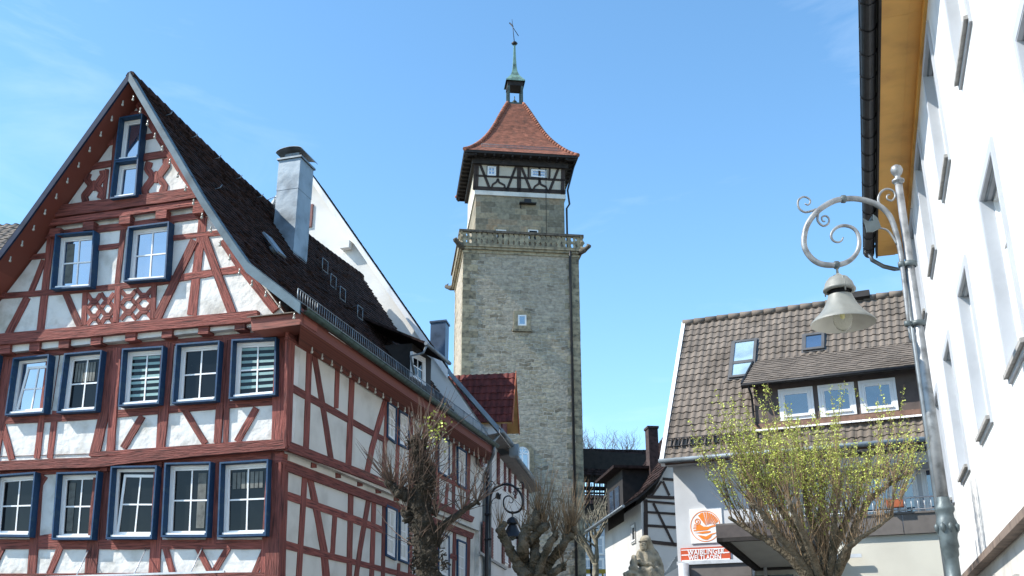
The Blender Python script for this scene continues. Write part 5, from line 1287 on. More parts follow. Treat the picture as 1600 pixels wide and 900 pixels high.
for a in cols_:
    for z0, z1 in rows_:
        q = [(a, z1), (a+wn, z1), (a+wn, z0), (a, z0)]
        m = MB(); ring(m, WR, inset(q, -.12), inset(q, .0), -.03, .035); c = m.build('window', mat('shade_grey_window_surround', (.45, .475, .505), .7, .04, 3) if 'surr' not in M else M['surr'], wr); M['surr'] = c.data.materials[0]  # blue-grey tint puts the shade of the jambs into the surround colour
        m = MB(); q2 = inset(q, .002); q3 = inset(q2, .06); ring(m, WR, q2, q3, -.28, -.12); q4 = inset(q3, .055); ring(m, WR, q3, q4, -.27, -.16)
        for s in (0, 1):
            pass
        bar(m, WR, [qlerp(q3, .5, 0), qlerp(q3, .5, 1)], .1, -.26, -.13, 'ab', 0, 1); bar(m, WR, [qlerp(q3, 0, .28), qlerp(q3, 1, .28)], .08, -.26, -.14, 'ab', 0, 1)
        m.build('frame', M['frame'], c)
        m = MB(); m.prism([WR.p(x_, y_, -.22) for x_, y_ in q3], -nr*.02); m.build('pane', M['glasssky'], c)
        m = MB(); m.prism([WR.p(a-.1, z0-.02, .085), WR.p(a+wn+.1, z0-.02, .085), WR.p(a+wn+.1, z0-.0, -.12), WR.p(a-.1, z0-.0, -.12)], Z*-.05); m.build('sill', M['greystone'], c)
        m = MB(); m.box(WR.p(a+wn-.002, z0, .03), -ur*.015, -nr*.30, Z*(z1-z0)); m.box(WR.p(a+.002, z0, .03), ur*.015, -nr*.30, Z*(z1-z0)); m.box(WR.p(a+.002, z1-.002, .03), ur*(wn-.004), -nr*.30, Z*-.015); m.build('reveal', M['surr'], c)  # thin lining carries the same painted shade grey into the reveal
        if True:
            m = MB(); n = 3   # blind box slots under the lintel
            for k in range(n): m.box(WR.p(a+.01, z1-.03-.0*k, -.02-k*.08), ur*(wn-.02), -nr*.03, Z*.02)
            m.build('lintel_guide', M['zincdark'], c)
# ground-floor opening row
for a in cols_[:5]:
    q = [(a, zSt-.5), (a+wn, zSt-.5), (a+wn, .9), (a, .9)]
    window(WR, q, wr, d=-.03, out=.05, cas=.1, casmat=M['greystone'], frame=M['frame'], glass=M['glassdark'], back=.0)
# eaves
w1_, w2_ = .65, .95; ye = WR.ab(1390, 400)[0]
YE = YF+.15
m = MB(); a = lo; 
while a < YE:
    a2 = min(a+3.2, YE); 
    m.prism([WR.p(a, Zs, 0.0), WR.p(a2-.006, Zs, 0.0), WR.p(a2-.006, Zs, w1_*.36), WR.p(a, Zs, w1_*.36)], Z*.05)
    m.prism([WR.p(a, Zs-.012, w1_*.365), WR.p(a2-.006, Zs-.012, w1_*.365), WR.p(a2-.006, Zs-.012, w1_), WR.p(a, Zs-.012, w1_)], Z*.05); a = a2
m.prism([WR.p(lo, Zs-.16, .0), WR.p(YE, Zs-.16, 0), WR.p(YE, Zs-.002, 0), WR.p(lo, Zs-.002, 0)], nr*.05)
m.build('soffit', M['ochre'], wr)
m = MB(); m.box(WR.p(lo, Zs-.05, w1_+.002), ur*(YE-lo), nr*.04, Z*.2); m.build('fascia', M['blackwood'], wr)
m = MB()
for k in range(10):
    a0, a1 = math.pi*(1+k/10), math.pi*(1+(k+1)/10); r = .13; c0, c1 = WR.p(lo, Zs+.1, w1_+.19), WR.p(YE, Zs+.1, w1_+.19)
    def gp(c, a): return c+nr*(r*math.cos(a))+Z*(r*math.sin(a))
    m.quad(gp(c0, a0), gp(c0, a1), gp(c1, a1), gp(c1, a0))
a = lo
while a < YE: m.tube([WR.p(a, Zs+.10+.137*math.sin(math.pi*(1+t/6)), w1_+.19+.137*math.cos(math.pi*(1+t/6))) for t in range(7)], .012, 4, sm=False); a += .75
m.tube([WR.p(lo, Zs+.1, w1_+.32), WR.p(YE, Zs+.1, w1_+.32)], .015, 5); m.build('gutter', M['iron'], wr)
m = MB(); m.tube([WR.p(YE-.3, Zs+.0, w1_+.19), WR.p(YE-.25, Zs-.18, w1_+.15), WR.p(YE-.1, Zs-.32, w1_-.1), WR.p(YE-.05, Zs-.4, .3), WR.p(YF-.08, Zs-.5, .1), WR.p(YF-.08, .1, .09)], .055, 8); m.build('downpipe', M['zincdark'], wr)
m = MB(); m.prism([WR.p(lo, Zs+.14, w2_), WR.p(YE, Zs+.14, w2_), WR.p(YE, Zs+4.5, -4.5), WR.p(lo, Zs+4.5, -4.5)], Z*.1); m.prism([WR.p(lo, Zs+.14, -9.9), WR.p(YE, Zs+.14, -9.9), WR.p(YE, Zs+4.5, -4.5), WR.p(lo, Zs+4.5, -4.5)], Z*.1); m.build('roof', M['tile_brown'], wr)
# ================================================================== STREET LAMPS (scrolled arm)
random.seed(51)
LY = 10.5
LP = Pl(V((0, LY, 0)), V((1, 0, 0)), Z, V((0, -1, 0)))
base = LP.ab(1483, 893); top_ = LP.ab(1410, 290); bx = (base[0]+top_[0])/2
def lc(x, y, ox=1220, oy=240, s=2.814):
    a, b = LP.ab(ox+x/s, oy+y/s); return (a-bx, b)
def street_lamp(origin, rot, mirror, mats, label, name='street_lamp'):
    """origin: foot; arm in a vertical plane turned by rot"""
    ux = V((math.cos(rot), math.sin(rot), 0))*(-1 if mirror else 1); uy = V((-math.sin(rot), math.cos(rot), 0))
    root = empty(name, origin, label, 'street lamp')
    def w(p, d=0): return V(origin)+ux*p[0]+Z*p[1]+uy*d
    zt = lc(530, 75)[1]; zb = 0
    tr = lambda p: w(lc(*p))
    m = MB()
    zc = LP.ab(1475, 822)[1]
    m.tube([w((0, zc)), w((0, zc+1.2)), w((0, zt-.15))], [.058, .053, .04], 14); m.build('pole', mats['pole'], root)
    m = MB(); m.lathe(w((0, 0)), [(.14, 0), (.14, .5), (.12, .55), (.08, .7), (.068, zc-.55), (.082, zc-.53), (.082, zc-.5), (.068, zc-.48), (.068, zc-.3), (.078, zc-.28), (.078, zc-.22), (.09, zc-.2), (.082, zc-.12), (.095, zc-.06), (.10, zc+.0), (.098, zc+.04), (.082, zc+.08), (.078, zc+.12), (.095, zc+.15), (.095, zc+.18), (.07, zc+.22), (.06, zc+.28)], 20)
    for k in range(8):
        a = k*math.pi/4; m.lathe(w((0, zc-.02))+V((math.cos(a), math.sin(a), 0))*.098, [(.001, -.05), (.025, -.02), (.03, .02), (.001, .05)], 8)
    for k in range(4):
        a = k*math.pi/2+.4; m.lathe(w((0, zc-.52))+V((math.cos(a), math.sin(a), 0))*.075, [(.001, -.035), (.03, 0), (.001, .035)], 8)
    m.build('base_column', mats['base'], root)
    m = MB(); m.lathe(w((0, zt)), [(.044, -.17), (.046, -.145), (.066, -.14), (.066, -.115), (.032, -.10), (.028, -.065), (.046, -.05), (.062, -.02), (.066, .01), (.054, .045), (.026, .065), (.001, .07)], 16); m.build('finial', mats['pole'], root)
    arm = [(573, 832), (560, 730), (535, 500), (520, 400), (495, 310), (470, 262), (430, 228), (380, 208), (325, 198), (275, 200), (235, 208), (190, 232), (150, 265), (118, 310), (104, 355), (102, 400), (115, 435), (140, 465), (170, 483), (205, 490), (245, 490), (285, 480), (315, 460), (338, 428), (345, 390), (338, 352), (318, 328), (285, 317), (252, 322), (228, 342), (221, 365), (232, 384), (252, 390), (268, 382), (274, 368)]
    rad = [.012, .018, .026, .028, .03] + [.032]*14
    rad += [.032-(.024)*(k/(len(arm)-len(rad)-1)) for k in range(len(arm)-len(rad))]
    # smooth the curve
    def smooth(pts, r):
        P_, R_ = [], []
        for k in range(len(pts)-1):
            p0, p1, p2, p3 = pts[max(k-1, 0)], pts[k], pts[k+1], pts[min(k+2, len(pts)-1)]
            for t in (0, .33, .66):
                P_.append(.5*((2*p1)+(-p0+p2)*t+(2*p0-5*p1+4*p2-p3)*t*t+(-p0+3*p1-3*p2+p3)*t**3)); R_.append(r[k]+(r[k+1]-r[k])*t)
        return P_+[pts[-1]], R_+[r[-1]]
    pp, rr = smooth([tr(p) for p in arm], rad); m = MB(); m.tube(pp, rr, 10); ar = m.build('arm', mats['pole'], root)
    for sc in ([(155, 245), (110, 258), (80, 240), (76, 208), (98, 190), (122, 197), (130, 212), (120, 226), (106, 220)], [(165, 262), (162, 295), (185, 318), (208, 308), (212, 288), (198, 274), (180, 280), (184, 297), (195, 298)],
               [(445, 240), (428, 205), (440, 170), (468, 155), (495, 165), (503, 188), (488, 207), (468, 200), (468, 184), (480, 180)], [(512, 400), (490, 362), (465, 335), (430, 326), (400, 318)]):
        pp, rr = smooth([tr(p) for p in sc], [.014-.006*k/len(sc) for k in range(len(sc))]); m = MB(); m.tube(pp, rr, 7); m.build('scroll', mats['pole'], ar)
    m = MB()
    for lf in ([(440, 325), (425, 285), (405, 268), (408, 295), (385, 300), (360, 285), (372, 315), (378, 345), (405, 345)],):
        q = [tr(p) for p in lf]; m.prism([p+uy*.012 for p in q], uy*-.024)
        m.prism([q[0]+uy*.05, q[2]+uy*.06, q[4]+uy*.07, q[7]+uy*.02], uy*-.02)
    m.build('leaf_ornament', mats['base'] if not mirror else mats['pole'], ar)
    m = MB()
    for (x0, y0), (x1, y1) in (((530, 487), (590, 482)), ((558, 748), (625, 742))):
        a_, b_ = lc(x0, y0); m.tube([w((a_, b_)), w((0, b_))], .022, 8); m.lathe(w((0, b_-.03)), [(.06, 0), (.075, .005), (.075, .055), (.06, .06)], 12); m.lathe(w((a_, b_-.03)), [(.02, 0), (.036, .005), (.036, .055), (.02, .06)], 10)
    a_, b_ = lc(275, 200); m.lathe(w((a_, b_)), [(.001, -.05), (.045, -.02), (.045, .02), (.001, .05)], 10, axis=ux)
    a_, b_ = lc(245, 490); m.lathe(w((a_, b_)), [(.001, -.05), (.045, -.02), (.045, .02), (.001, .05)], 10, axis=ux); m.build('clamp', mats['base'] if not mirror else mats['pole'], root)
    # lamp head
    h0 = w(lc(247, 505)); ln = empty_part('lamp_head', h0, root)
    m = MB(); m.tube([h0+Z*.03, h0-Z*.1], .014, 8); 
    m.lathe(h0, [(.018, -.06), (.03, -.08), (.1, -.11), (.145, -.17), (.158, -.22), (.17, -.235), (.17, -.255), (.15, -.26), (.13, -.262)], 28); dome = m.build('lamp_cap', mats['shade'], root)
    for k in range(3):
        a = k*2.1+.6; d = V((math.cos(a), math.sin(a), 0)); mm = MB(); mm.tube([h0+d*.03-Z*.07, h0+d*.12-Z*.13, h0+d*.155-Z*.22, h0+d*.15-Z*.30], .008, 5); mm.build('strap', mats['shade'], dome)
    m = MB(); m.lathe(h0, [(.10, -.25), (.105, -.32), (.12, -.325)], 24); m.build('lamp_neck', M['iron'], root)
    m = MB(); m.lathe(h0, [(.125, -.31), (.13, -.33), (.15, -.38), (.185, -.45), (.24, -.52), (.30, -.575), (.335, -.615), (.335, -.625)], 36); s = m.build('lamp_shade', mats['shade'], root)
    m = MB(); m.lathe(h0, [(.11, -.318), (.122, -.34), (.143, -.388), (.178, -.457), (.233, -.527), (.293, -.582), (.328, -.622), (.335, -.6255)], 36); m.build('shade_lining', mats['lining'], s)
    m = MB(); m.lathe(h0, [(.03, -.33), (.045, -.38), (.085, -.46), (.098, -.54), (.098, -.61), (.07, -.67), (.025, -.70), (.001, -.703)], 20); m.build('bulb', M['lampglass'], root)
    m = MB(); m.lathe(h0, [(.001, -.4), (.02, -.42), (.022, -.56), (.001, -.58)], 10); m.build('lamp_tube', M['tubeglow'], root)
    return root
def empty_part(*a): return None
g_ = bpy.data.materials.new('clear_lamp_glass'); g_.use_nodes = True; b_ = g_.node_tree.nodes['Principled BSDF']; b_.inputs['Transmission Weight'].default_value = .85; b_.inputs['Roughness'].default_value = .12; b_.inputs['Base Color'].default_value = (.93, .93, .86, 1); b_.inputs['IOR'].default_value = 1.15; M['lampglass'] = g_
M['tubeglow'] = mat('yellow_phosphor', (.8, .75, .3), .4, .05, 5)
street_lamp(V((bx, LY, 0)), 0, False, dict(pole=M['galv'], base=mat('grey_green_cast_iron', (.10, .125, .13), .5, .2, 7, metal=.3, bump=.2, bscale=40), shade=M['shade'], lining=M['shade_in']), 'galvanised street lamp with a scrolled arm and grey bell shade near the white wall')
bk = mat('black_lamp_paint', (.018, .018, .02), .45, .2, 7, metal=.3)
lp2 = P(760.5, 850, 29.2)
street_lamp(V((lp2.x, lp2.y, 0)), R(-28), True, dict(pole=bk, base=bk, shade=bk, lining=bk), 'black street lamp with a scrolled arm in front of the white shuttered houses')
# small lamp and yellow bench back at the tower foot
sl = empty('small_lamp', P(922, 860, 57)*1, 'small pale lamp on a short post down the lane beside the tower', 'lamp')
p = P(922, 818, 57); m = MB(); m.tube([V((p.x, p.y, 0)), V((p.x, p.y, p.z-.3))], .06, 7); m.build('post', M['iron'], sl)
m = MB(); m.lathe(p, [(.02, .3), (.06, .15), (.1, 0), (.45, -.22), (.45, -.26)], 16); m.build('lamp_shade', M['shade_in'], sl)
p = P(918, 893, 57); m = MB(); m.box(p-V((.6, 0, .1)), V((1.6, 0, 0)), V((0, .1, 0)), Z*.22); m.tube([p+V((-.4, .05, 0)), V((p.x-.4, p.y+.05, 0))], .05, 5); m.tube([p+V((.8, .05, 0)), V((p.x+.8, p.y+.05, 0))], .05, 5)
tag(m.build('barrier', mat('yellow_barrier_paint', (.5, .35, .04), .5, .1, 4)), 'yellow barrier board across the lane at the foot of the tower', 'barrier')
# ================================================================== STATUE
from mathutils import noise
random.seed(61)
Ys = 26.0
def sp(x, y, d=0): return P(x, y, Ys+d)
st = empty('fountain_statue', V((sp(1008, 890).x, Ys, 0)), 'weathered sandstone statue of a seated hooded woman on a tall pedestal', 'statue')
mbd = bpy.data.metaballs.new('statue_mb'); mbd.resolution = .03; mbd.render_resolution = .03; mbd.threshold = .3
def el(x, y, r, d=0, sx=1, sy=1, sz=1, rot=None):
    p = sp(x, y, d); e = mbd.elements.new(type='ELLIPSOID'); e.co = p - st.location; e.radius = r; e.size_x = sx; e.size_y = sy; e.size_z = sz
    if rot: e.rotation = Matrix.Rotation(rot[0], 3, rot[1]).to_quaternion()
    return e
# hood, neck, cloak, arms, child on the lap, knees, skirt
el(1009, 845, .25, .04, .75, .85, .8); el(1009, 850, .25, .1, .78, .8, 1.0); el(1015, 856, .22, .14, .7, .8, 1.1)
el(1016, 864, .26, .16, .85, .7, .8); el(1002, 866, .22, .0, .7, .7, .9); el(1010, 867, .26, .08, .8, .7, .8)
el(1019, 872, .30, .14, .8, .75, 1.1); el(1024, 882, .30, .12, .75, .8, 1.1); el(1027, 892, .3, .1, .75, .8, 1.0); el(998, 873, .2, -.08, .7, .7, 1.1); el(1008, 876, .3, .0, 1, .8, 1)
el(1001, 878, .17, -.22, 1.3, .8, .55); el(1008, 881, .17, -.24, 1.2, .8, .5); el(1015, 883, .16, -.2, 1.2, .8, .5)
el(991, 872, .13, -.3, .8, .8, .95); el(990, 880, .18, -.3, .8, .8, 1.1); el(989, 888, .17, -.34, .9, .8, .8)
el(983, 896, .17, -.42, 1.2, .9, .55); el(980, 902, .15, -.42, .8, .8, 1.2); el(1000, 893, .26, -.25, 1.2, .9, .6); el(1012, 893, .24, -.28, 1.2, .9, .55)
el(1016, 899, .26, -.3, .7, .9, 1.1); el(1005, 902, .3, -.25, 1.0, .9, 1.0); el(994, 905, .26, -.3, .8, .9, 1.1); el(1024, 902, .34, -.05, .9, .9, 1.1); el(1012, 912, .5, -.05, 1.3, 1, .7)
mo = bpy.data.objects.new('statue_src', mbd); COL.objects.link(mo); mo.location = st.location
bpy.context.view_layer.update()
dg = bpy.context.evaluated_depsgraph_get(); me = bpy.data.meshes.new_from_object(mo.evaluated_get(dg)); bpy.data.objects.remove(mo)
print('statue verts', len(me.vertices))
# carve folds of drapery into the surface
from mathutils import noise
me.update()
ns = [v.normal.copy() for v in me.vertices]
for v, n in zip(me.vertices, ns):
    c = v.co; f = math.sin(c.x*34+c.z*9+3*noise.noise(c*3))*.014 + noise.noise(c*9)*.018
    if c.z + 0 > (sp(1009, 862).z): f *= .35
    v.co = c+n*f
me.materials.clear(); me.materials.append(M['sculpt'])
for p_ in me.polygons: p_.use_smooth = True
so = bpy.data.objects.new('figure', me); COL.objects.link(so); so.parent = st; ORG[so.name] = V(st.location)
# face: brow, eye hollows, nose, mouth
m = MB(); fc = sp(1005.5, 853.5, -.12)
m.lathe(fc+V((0, .07, .0)), [(.001, -.14), (.05, -.12), (.08, -.05), (.09, .03), (.08, .09), (.001, .13)], 14)
m.prism([fc+V((-.018, -.0, .04)), fc+V((.018, -.0, .04)), fc+V((.025, -.02, -.025)), fc+V((-.025, -.02, -.025))], V((0, .05, 0)))
m.build('face', M['sculpt'], so); 
m = MB()
for s in (-1, 1): m.lathe(fc+V((s*.04, -.008, .035)), [(.001, -.018), (.026, 0), (.001, .018)], 8)
m.lathe(fc+V((.0, .06, .115)), [(.10, -.015), (.115, 0), (.10, .015)], 12)
m.tube([fc+V((-.03, -.012, -.065)), fc+V((0, -.02, -.062)), fc+V((.03, -.012, -.065))], .008, 5); m.build('features', mat('painted_stone_shadow', (.12, .105, .08), .9, .2, 6), so)  # darker tone paints shade into the eye hollows, brow and mouth
zpl = sp(1008, 905).z-.25
m = MB(); c = V((sp(1008, 890).x, Ys, 0))
m.lathe(c, [(.35, .9), (.3, 1.0), (.28, zpl-.5), (.36, zpl-.4), (.42, zpl-.3), (.5, zpl-.1), (.52, zpl)], 8, sm=False); m.lathe(c, [(.001, zpl), (.52, zpl+.001)], 8, sm=False); m.build('pedestal', M['sandstone'], st)
m = MB(); m.lathe(c, [(1.75, 0), (1.8, .1), (1.7, .15), (1.7, .8), (1.8, .85), (1.8, .95), (1.6, .95), (1.6, .3), (.001, .3)], 8, sm=False); m.build('basin', M['sandstone'], st)
m = MB(); m.lathe(c, [(.001, .75), (1.6, .75)], 8, sm=False); m.build('basin_water', glassmat('fountain_water', (.03, .05, .05)), st)
p0 = P(1035, 902, 34); p1 = P(1060, 868, 34); dx_ = V((.9, .3, 0))
# slatted solar/skylight things low behind the statue
lb = MB(); 
for k in range(9):
    p0 = P(1037+k*2.2, 898-k*3.4, 33); 
    lb.prism([p0, p0+V((.55, .2, .32)), p0+V((.55, .2, .28)), p0+V((0, 0, -.04))], V((.0, .3, .0)))
lb.build('slat', M['zinc']); o = bpy.data.objects[-1] if False else [x for x in bpy.data.objects if x.name == 'slat'][0]; o.name = 'louvred_rack'; tag(o, 'slanted metal louvre rack low between the statue and the shop wall', 'rack')
p0 = P(1037, 899, 33); 
# ================================================================== TREES
def wander(p0, p1, n, amp, rnd):
    pts = [V(p0)]
    for k in range(1, n):
        t = k/n; q = V(p0).lerp(V(p1), t)+V((rnd.uniform(-1, 1), rnd.uniform(-1, 1), rnd.uniform(-.6, .6)))*amp*math.sin(math.pi*min(1, t+.15)); pts.append(q)
    return pts+[V(p1)]
def limb(mb, pts, r0, r1, n=9, knob=.12, rnd=random):
    # resample with bumps
    P_, R_ = [], []; m = len(pts)
    for k in range(m-1):
        for j in range(7):
            t = j/7; P_.append(V(pts[k]).lerp(V(pts[k+1]), t)); f = (k+t)/(m-1); R_.append((r0+(r1-r0)*f)*(1+rnd.uniform(-knob, knob)))
    P_.append(V(pts[-1])); R_.append(r1); i0 = len(mb.v); mb.tube(P_, R_, n+5)
    for k in range(i0, len(mb.v)):
        q = mb.v[k]; mb.v[k] = q+V((noise.noise(q*7), noise.noise(q*7+V((9, 0, 0))), .5*noise.noise(q*7+V((0, 9, 0)))))*min(r0, .3)*.34+V((noise.noise(q*19), noise.noise(q*19+V((9, 0, 0))), 0))*min(r0, .3)*.2
def whip(mb, p, d, L, r, rnd, droop=0.0, curve=.15, n=4):
    pts = [V(p)]; d = V(d).normalized()
    for k in range(n):
        d = (d+V((rnd.uniform(-1, 1), rnd.uniform(-1, 1), rnd.uniform(-.5, 1.2)-droop))*curve).normalized(); pts.append(pts[-1]+d*L/n)
    mb.tube(pts, [r*(1-.8*k/n) for k in range(n+1)], 4, cap=False, sm=True); return pts
def knuckle(mb, p, r, rnd):
    for k in range(4):
        c = V(p)+V((rnd.uniform(-1, 1), rnd.uniform(-1, 1), rnd.uniform(-.7, .7)))*r*.5; q = r*rnd.uniform(.32, .55)
        mb.lathe(c, [(.001, -q), (q*.75, -q*.6), (q, 0), (q*.7, q*.65), (.001, q*.9)], 7, axis=V((rnd.uniform(-1, 1), rnd.uniform(-1, 1), 1)))
# --- left pollarded tree (in front of the red house side)
rnd = random.Random(71); TY = 17.0
def tp(x, y, d=0): return P(x, y, TY+d)
t1 = empty('pollarded_tree', V((tp(665, 880).x, TY, 0)), 'mossy pollarded tree with thin bare whips in front of the red timbered side wall', 'tree')
mb = MB(); gr = V((tp(672, 890).x, TY, 0))
limb(mb, [gr, gr+Z*1.2, tp(668, 900), tp(664, 850), tp(656, 800), tp(659, 760), tp(655, 715)], .24, .12, 12, .16, rnd)
limb(mb, [tp(660, 800), tp(640, 780), tp(622, 768), tp(612, 760)], .11, .07, 8, .2, rnd)
limb(mb, [tp(672, 840), tp(690, 822), tp(712, 808), tp(735, 790), tp(747, 783)], .075, .03, 8, .15, rnd); limb(mb, [tp(672, 860), tp(685, 836), tp(700, 812), tp(722, 800)], .07, .03, 7, .15, rnd)
limb(mb, [tp(655, 720), tp(650, 700), tp(648, 680)], .12, .08, 8, .2, rnd); limb(mb, [tp(656, 712), tp(664, 690), tp(672, 672), tp(682, 664)], .055, .025, 7, .1, rnd)
limb(mb, [tp(640, 815), tp(634, 800)], .12, .07, 7, .2, rnd); limb(mb, [tp(668, 765), tp(674, 750), tp(672, 730)], .11, .06, 7, .2, rnd)
kn = [(tp(612, 758), .14), (tp(622, 770), .16), (tp(650, 705), .17), (tp(657, 730), .16), (tp(672, 735), .12), (tp(745, 785), .07), (tp(634, 800), .12), (tp(640, 775), .14), (tp(650, 855), .1), (tp(684, 850), .09), (tp(662, 770), .16), (tp(722, 800), .06), (tp(678, 800), .1)]
for p, r in kn: knuckle(mb, p, r*1.0, rnd)
for k in range(420):      # loose bark and moss tufts
    s = rnd.random()**1.2; pa = [tp(672, 890), tp(668, 870), tp(660, 800), tp(659, 760), tp(655, 715), tp(648, 690)]; i = min(int(s*5), 4); q = pa[i].lerp(pa[i+1], s*5-i)
    a_ = rnd.uniform(math.pi*.9, math.pi*2.1); rr_ = (.25-.14*s)*rnd.uniform(.9, 1.18); q = q+V((math.cos(a_)*rr_, math.sin(a_)*rr_, rnd.uniform(-.1, .1)))
    L_ = rnd.uniform(.02, .07); d_ = V((math.cos(a_)*.5+rnd.gauss(0, .4), math.sin(a_)*.5, rnd.gauss(0, .6))).normalized()*L_; n__ = d_.orthogonal().normalized()*L_*.35; mb.prism([q, q+d_+n__, q+d_*1.2-n__*.3, q-n__], V((.004, .004, .006)))
mb.build('trunk', M['bark'], t1)
mb = MB()
for (p, r), n_w in zip(kn, (44, 32, 38, 28, 22, 22, 18, 24, 18, 18, 28, 18, 18)):
    left = p.x < tp(655, 0).x-.15
    for k in range(n_w):
        d = V((rnd.gauss(-.35 if left else .25, .5), rnd.gauss(0, .5), rnd.uniform(.3, 1.1))); L = rnd.uniform(.35, 1.15)*(1.15 if p.z > 5 else .9)
        w_ = whip(mb, p, d, L, rnd.uniform(.006, .012), rnd, curve=.22)
        if rnd.random() < .5: whip(mb, w_[2], d+V((rnd.gauss(0, .6), rnd.gauss(0, .4), .2)), L*.5, .006, rnd, curve=.3, n=3)
mb.build('twigs', M['twigdark'], t1)
mb = MB()
def leafq(mb, p, s, rnd):
    a = V((rnd.uniform(-1, 1), rnd.uniform(-1, 1), rnd.uniform(-1, 1))).normalized(); b = a.orthogonal().normalized()*s*.6; a = a*s
    mb.quad(p, p+a*.5+b, p+a, p+a*.5-b)
for k in range(90):
    p = tp(rnd.gauss(682, 10), rnd.gauss(670, 16), rnd.uniform(-.3, .3)); leafq(mb, p, .045, rnd)
mb.build('buds', M['bud'], t1)['kind'] = 'stuff'
# --- centre pollarded tree near the tower
rnd = random.Random(72); TY = 24.0
t2 = empty('pollarded_tree', V((tp(830, 890).x, TY, 0)), 'knobbly pollarded tree with clubbed branch ends in front of the tower foot', 'tree')
mb = MB(); gr = V((tp(838, 890).x, TY, 0))
limb(mb, [gr, gr+Z*1.5, tp(838, 925), tp(836, 900)], .36, .30, 12, .12, rnd)
limbs2 = [([(822, 905), (808, 880), (796, 858), (786, 838), (782, 824)], .16, .11), ([(828, 905), (818, 880), (816, 855), (820, 835), (826, 822)], .19, .13), ([(845, 905), (857, 880), (872, 862), (884, 846), (893, 835)], .17, .11),
          ([(838, 905), (846, 880), (858, 850), (868, 838)], .14, .09), ([(850, 910), (868, 892), (880, 885)], .12, .09), ([(826, 845), (838, 836), (848, 826), (854, 820)], .13, .10), ([(834, 905), (836, 870), (835, 850), (838, 812), (838, 800)], .15, .10)]
for pts, a, b in limbs2: limb(mb, [tp(x, y, rnd.uniform(-.3, .3)) for x, y in pts], a*.82, b*.8, 9, .18, rnd)
kn = [(tp(782, 822), .17), (tp(779, 830), .14), (tp(826, 824), .2), (tp(815, 832), .2), (tp(893, 832), .19), (tp(866, 836), .13), (tp(838, 800), .17), (tp(852, 822), .16), (tp(880, 885), .13), (tp(843, 818), .16), (tp(885, 842), .15)]
for p, r in kn: knuckle(mb, p, r, rnd)
mb.build('trunk', M['barkgreen'], t2)
mb = MB()
for (p, r), n_w in zip(kn, (12, 8, 16, 14, 60, 26, 16, 26, 8, 24, 50)):
    for k in range(n_w):
        d = V((rnd.gauss(.05, .35), rnd.gauss(0, .4), rnd.uniform(.6, 1.1))); L = rnd.uniform(.4, 1.5)*(1 if p.x > tp(835, 0).x else .55)
        whip(mb, p, d, L, rnd.uniform(.007, .013), rnd, curve=.12)
mb.build('twigs', M['twig'], t2)
# --- pale bare tree further down the lane
rnd = random.Random(73); TY = 50.0
t3 = empty('bare_tree', V((tp(930, 890).x, TY, 0)), 'small bare tree with pale crooked branches under the covered walkway', 'tree')
mb = MB(); limb(mb, [V((tp(930, 890).x, TY, 0)), tp(930, 920), tp(931, 880)], .2, .14, 8, .1, rnd)
def grow(mb, p, d, L, r, lev):
    pts = [V(p)]; dd = V(d).normalized()
    for k in range(4):
        dd = (dd+V((rnd.uniform(-1, 1), rnd.uniform(-.6, .6), rnd.uniform(-.4, .9)))*.35).normalized(); pts.append(pts[-1]+dd*L/4)
    mb.tube(pts, [r*(1-.45*k/4) for k in range(5)], 5, cap=False)
    if lev:
        for k in range(3): grow(mb, pts[rnd.choice((2, 3, 4))], dd+V((rnd.uniform(-1, 1), rnd.uniform(-.6, .6), rnd.uniform(-.2, .6))), L*.68, r*.55, lev-1)
for k in range(5): grow(mb, tp(931, 885), V((rnd.uniform(-.8, .6), rnd.uniform(-.5, .5), 1)), 1.7, .10, 3)
mb.build('trunk', mat('pale_bark', (.20, .18, .13), .9, .2, 5), t3)
# --- distant bare trees above the walkway roof
for (x, y, h, lb_) in ((918, 695, 24, 'bare tree top showing nearest the tower above the walkway roof'), (950, 700, 22, 'middle bare tree top showing above the walkway roof'), (975, 702, 20, 'bare tree top by the dark chimney above the walkway roof')):
    TY = 95; rnd = random.Random(int(x)); pb = tp(x, 720); o = empty('bare_tree', V((pb.x, TY, 0)), lb_, 'tree', 'bare trees behind the walkway'); mb = MB(); limb(mb, [V((pb.x, TY, 0)), pb], .4, .2, 6, .05, rnd); mb.build('trunk', M['twigdark'], o)
    mb = MB()
    for k in range(6): grow(mb, pb-Z*.5, V((rnd.uniform(-.8, .8), 0, 1)), 1.6, .04, 3)
    mb.build('crown', M['twigdark'], o)
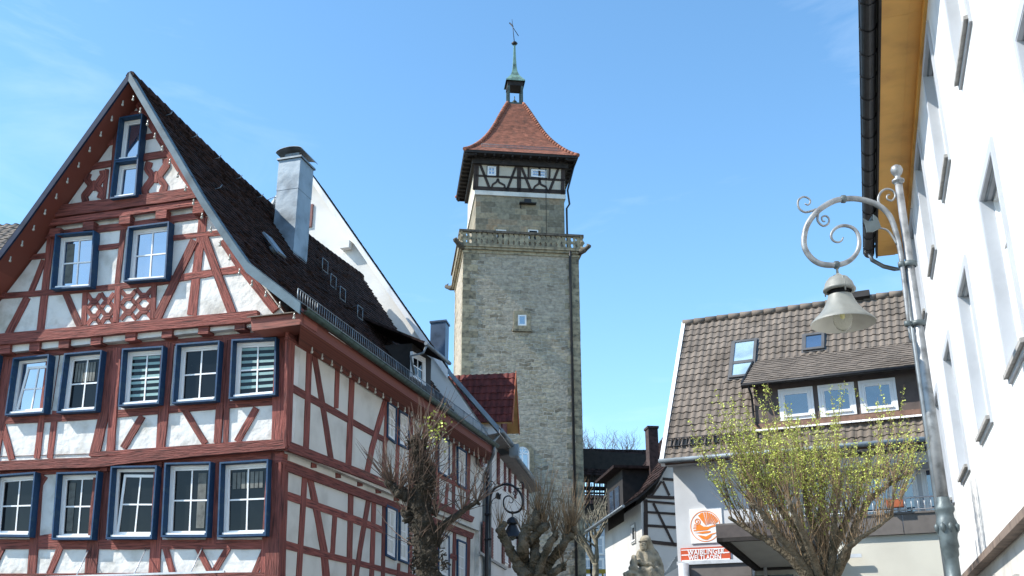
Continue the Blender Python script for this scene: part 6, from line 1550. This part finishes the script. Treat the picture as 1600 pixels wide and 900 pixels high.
# --- right tree: many upright shoots with young yellow-green leaves
rnd = random.Random(74); TY = 17.0
t4 = empty('budding_tree', V((tp(1290, 890).x, TY, 0)), 'vase-shaped tree of upright shoots with fresh yellow-green leaves in front of the shop', 'tree')
mb = MB(); tw_ = MB(); lf = MB(); gr = V((tp(1300, 890).x, TY, 0))
limb(mb, [gr, gr+Z*1.3, tp(1288, 930)], .28, .24, 12, .08, rnd)
mains = [([(1284, 930), (1255, 880), (1215, 835), (1190, 800), (1172, 785)], .075, .03, -.4), ([(1284, 930), (1262, 870), (1240, 825), (1222, 800), (1205, 770), (1175, 745)], .08, .03, .3), ([(1288, 930), (1270, 870), (1248, 820), (1235, 790), (1228, 760)], .07, .025, -.7), ([(1288, 930), (1285, 860), (1262, 800), (1256, 760), (1255, 700)], .075, .022, .6),
         ([(1290, 930), (1302, 870), (1303, 820), (1310, 780), (1312, 740)], .07, .02, -.3), ([(1292, 930), (1322, 870), (1338, 815), (1360, 780), (1388, 758), (1425, 738)], .075, .025, .2), ([(1294, 930), (1318, 862), (1345, 840), (1380, 818), (1395, 805)], .055, .02, -.6), ([(1290, 930), (1290, 850), (1283, 800), (1275, 770)], .06, .02, .9),
         ([(1284, 930), (1235, 872), (1195, 842), (1168, 828), (1140, 808)], .08, .025, .1), ([(1290, 930), (1296, 866), (1320, 820), (1335, 790), (1350, 750)], .09, .03, .8), ([(1284, 930), (1250, 885), (1228, 850), (1210, 822)], .06, .02, .9)]
def leaves_on(pts, dens, t0, scale=1):
    for k in range(len(pts)-1):
        f = k/(len(pts)-1)
        if f < t0: continue
        n = int(.78*dens*(pts[k+1]-pts[k]).length*(0.4+f)+rnd.random())
        for j in range(n):
            p = pts[k].lerp(pts[k+1], rnd.random())+V((rnd.gauss(0, .012), rnd.gauss(0, .012), rnd.gauss(0, .01)))
            for q in range(rnd.choice((2, 3, 4))): leafq(lf, p+V((rnd.gauss(0, .012), rnd.gauss(0, .012), rnd.gauss(0, .012))), rnd.uniform(.012, .033)*scale, rnd)
for pts, a, b, dep in mains:
    P3 = [tp(x, y, dep*min(1, k/2.5)) for k, (x, y) in enumerate(pts)]; limb(mb, P3, a, b, 7, .12, rnd)
    for k in range(17):
        s = rnd.uniform(.15, 1); i = min(int(s*(len(P3)-1)), len(P3)-2); p = P3[i].lerp(P3[i+1], s*(len(P3)-1)-i)
        d = V(((p.x-gr.x)*.30+rnd.gauss(0, .16), rnd.gauss(0, .16), 1)); px_h = P(1300, rnd.uniform(618, 710), TY).z-p.z
        L = max(.5, px_h*rnd.uniform(.45, 1.12)); w_ = whip(tw_, p, d, L, rnd.uniform(.006, .011), rnd, curve=.07, n=7); leaves_on(w_, 34, .2)
        for j in range(3):
            q = w_[rnd.choice((2, 3, 4, 5))]; w2 = whip(tw_, q, d+V((rnd.gauss(0, .28), rnd.gauss(0, .3), .1)), L*rnd.uniform(.25, .5), .006, rnd, curve=.12, n=4); leaves_on(w2, 32, .1 if q.z > tp(0, 800).z else .6)
    for k in range(26):
        s = rnd.uniform(.05, .9); i = min(int(s*(len(P3)-1)), len(P3)-2); p = P3[i].lerp(P3[i+1], s*(len(P3)-1)-i)
        whip(tw_, p, V(((p.x-gr.x)*.2+rnd.gauss(0, .35), rnd.gauss(0, .3), .8)), rnd.uniform(.4, 1.1), .008, rnd, curve=.15, n=4)
for k in range(26):   # sideways fringe on the left and right
    s = -1 if k % 2 else 1
    p = tp(1178 if s < 0 else 1405, rnd.uniform(745, 795), rnd.uniform(-.5, .5)); w_ = whip(tw_, p, V((s*rnd.uniform(.3, .8), rnd.gauss(0, .2), 1)), rnd.uniform(.6, 1.2), .008, rnd, curve=.1, n=5); leaves_on(w_, 32, .2)
mb.build('trunk', M['barkgreen'], t4); tw_.build('twigs', M['twig'], t4); lf.build('leaves', M['bud'], t4)['kind'] = 'stuff'
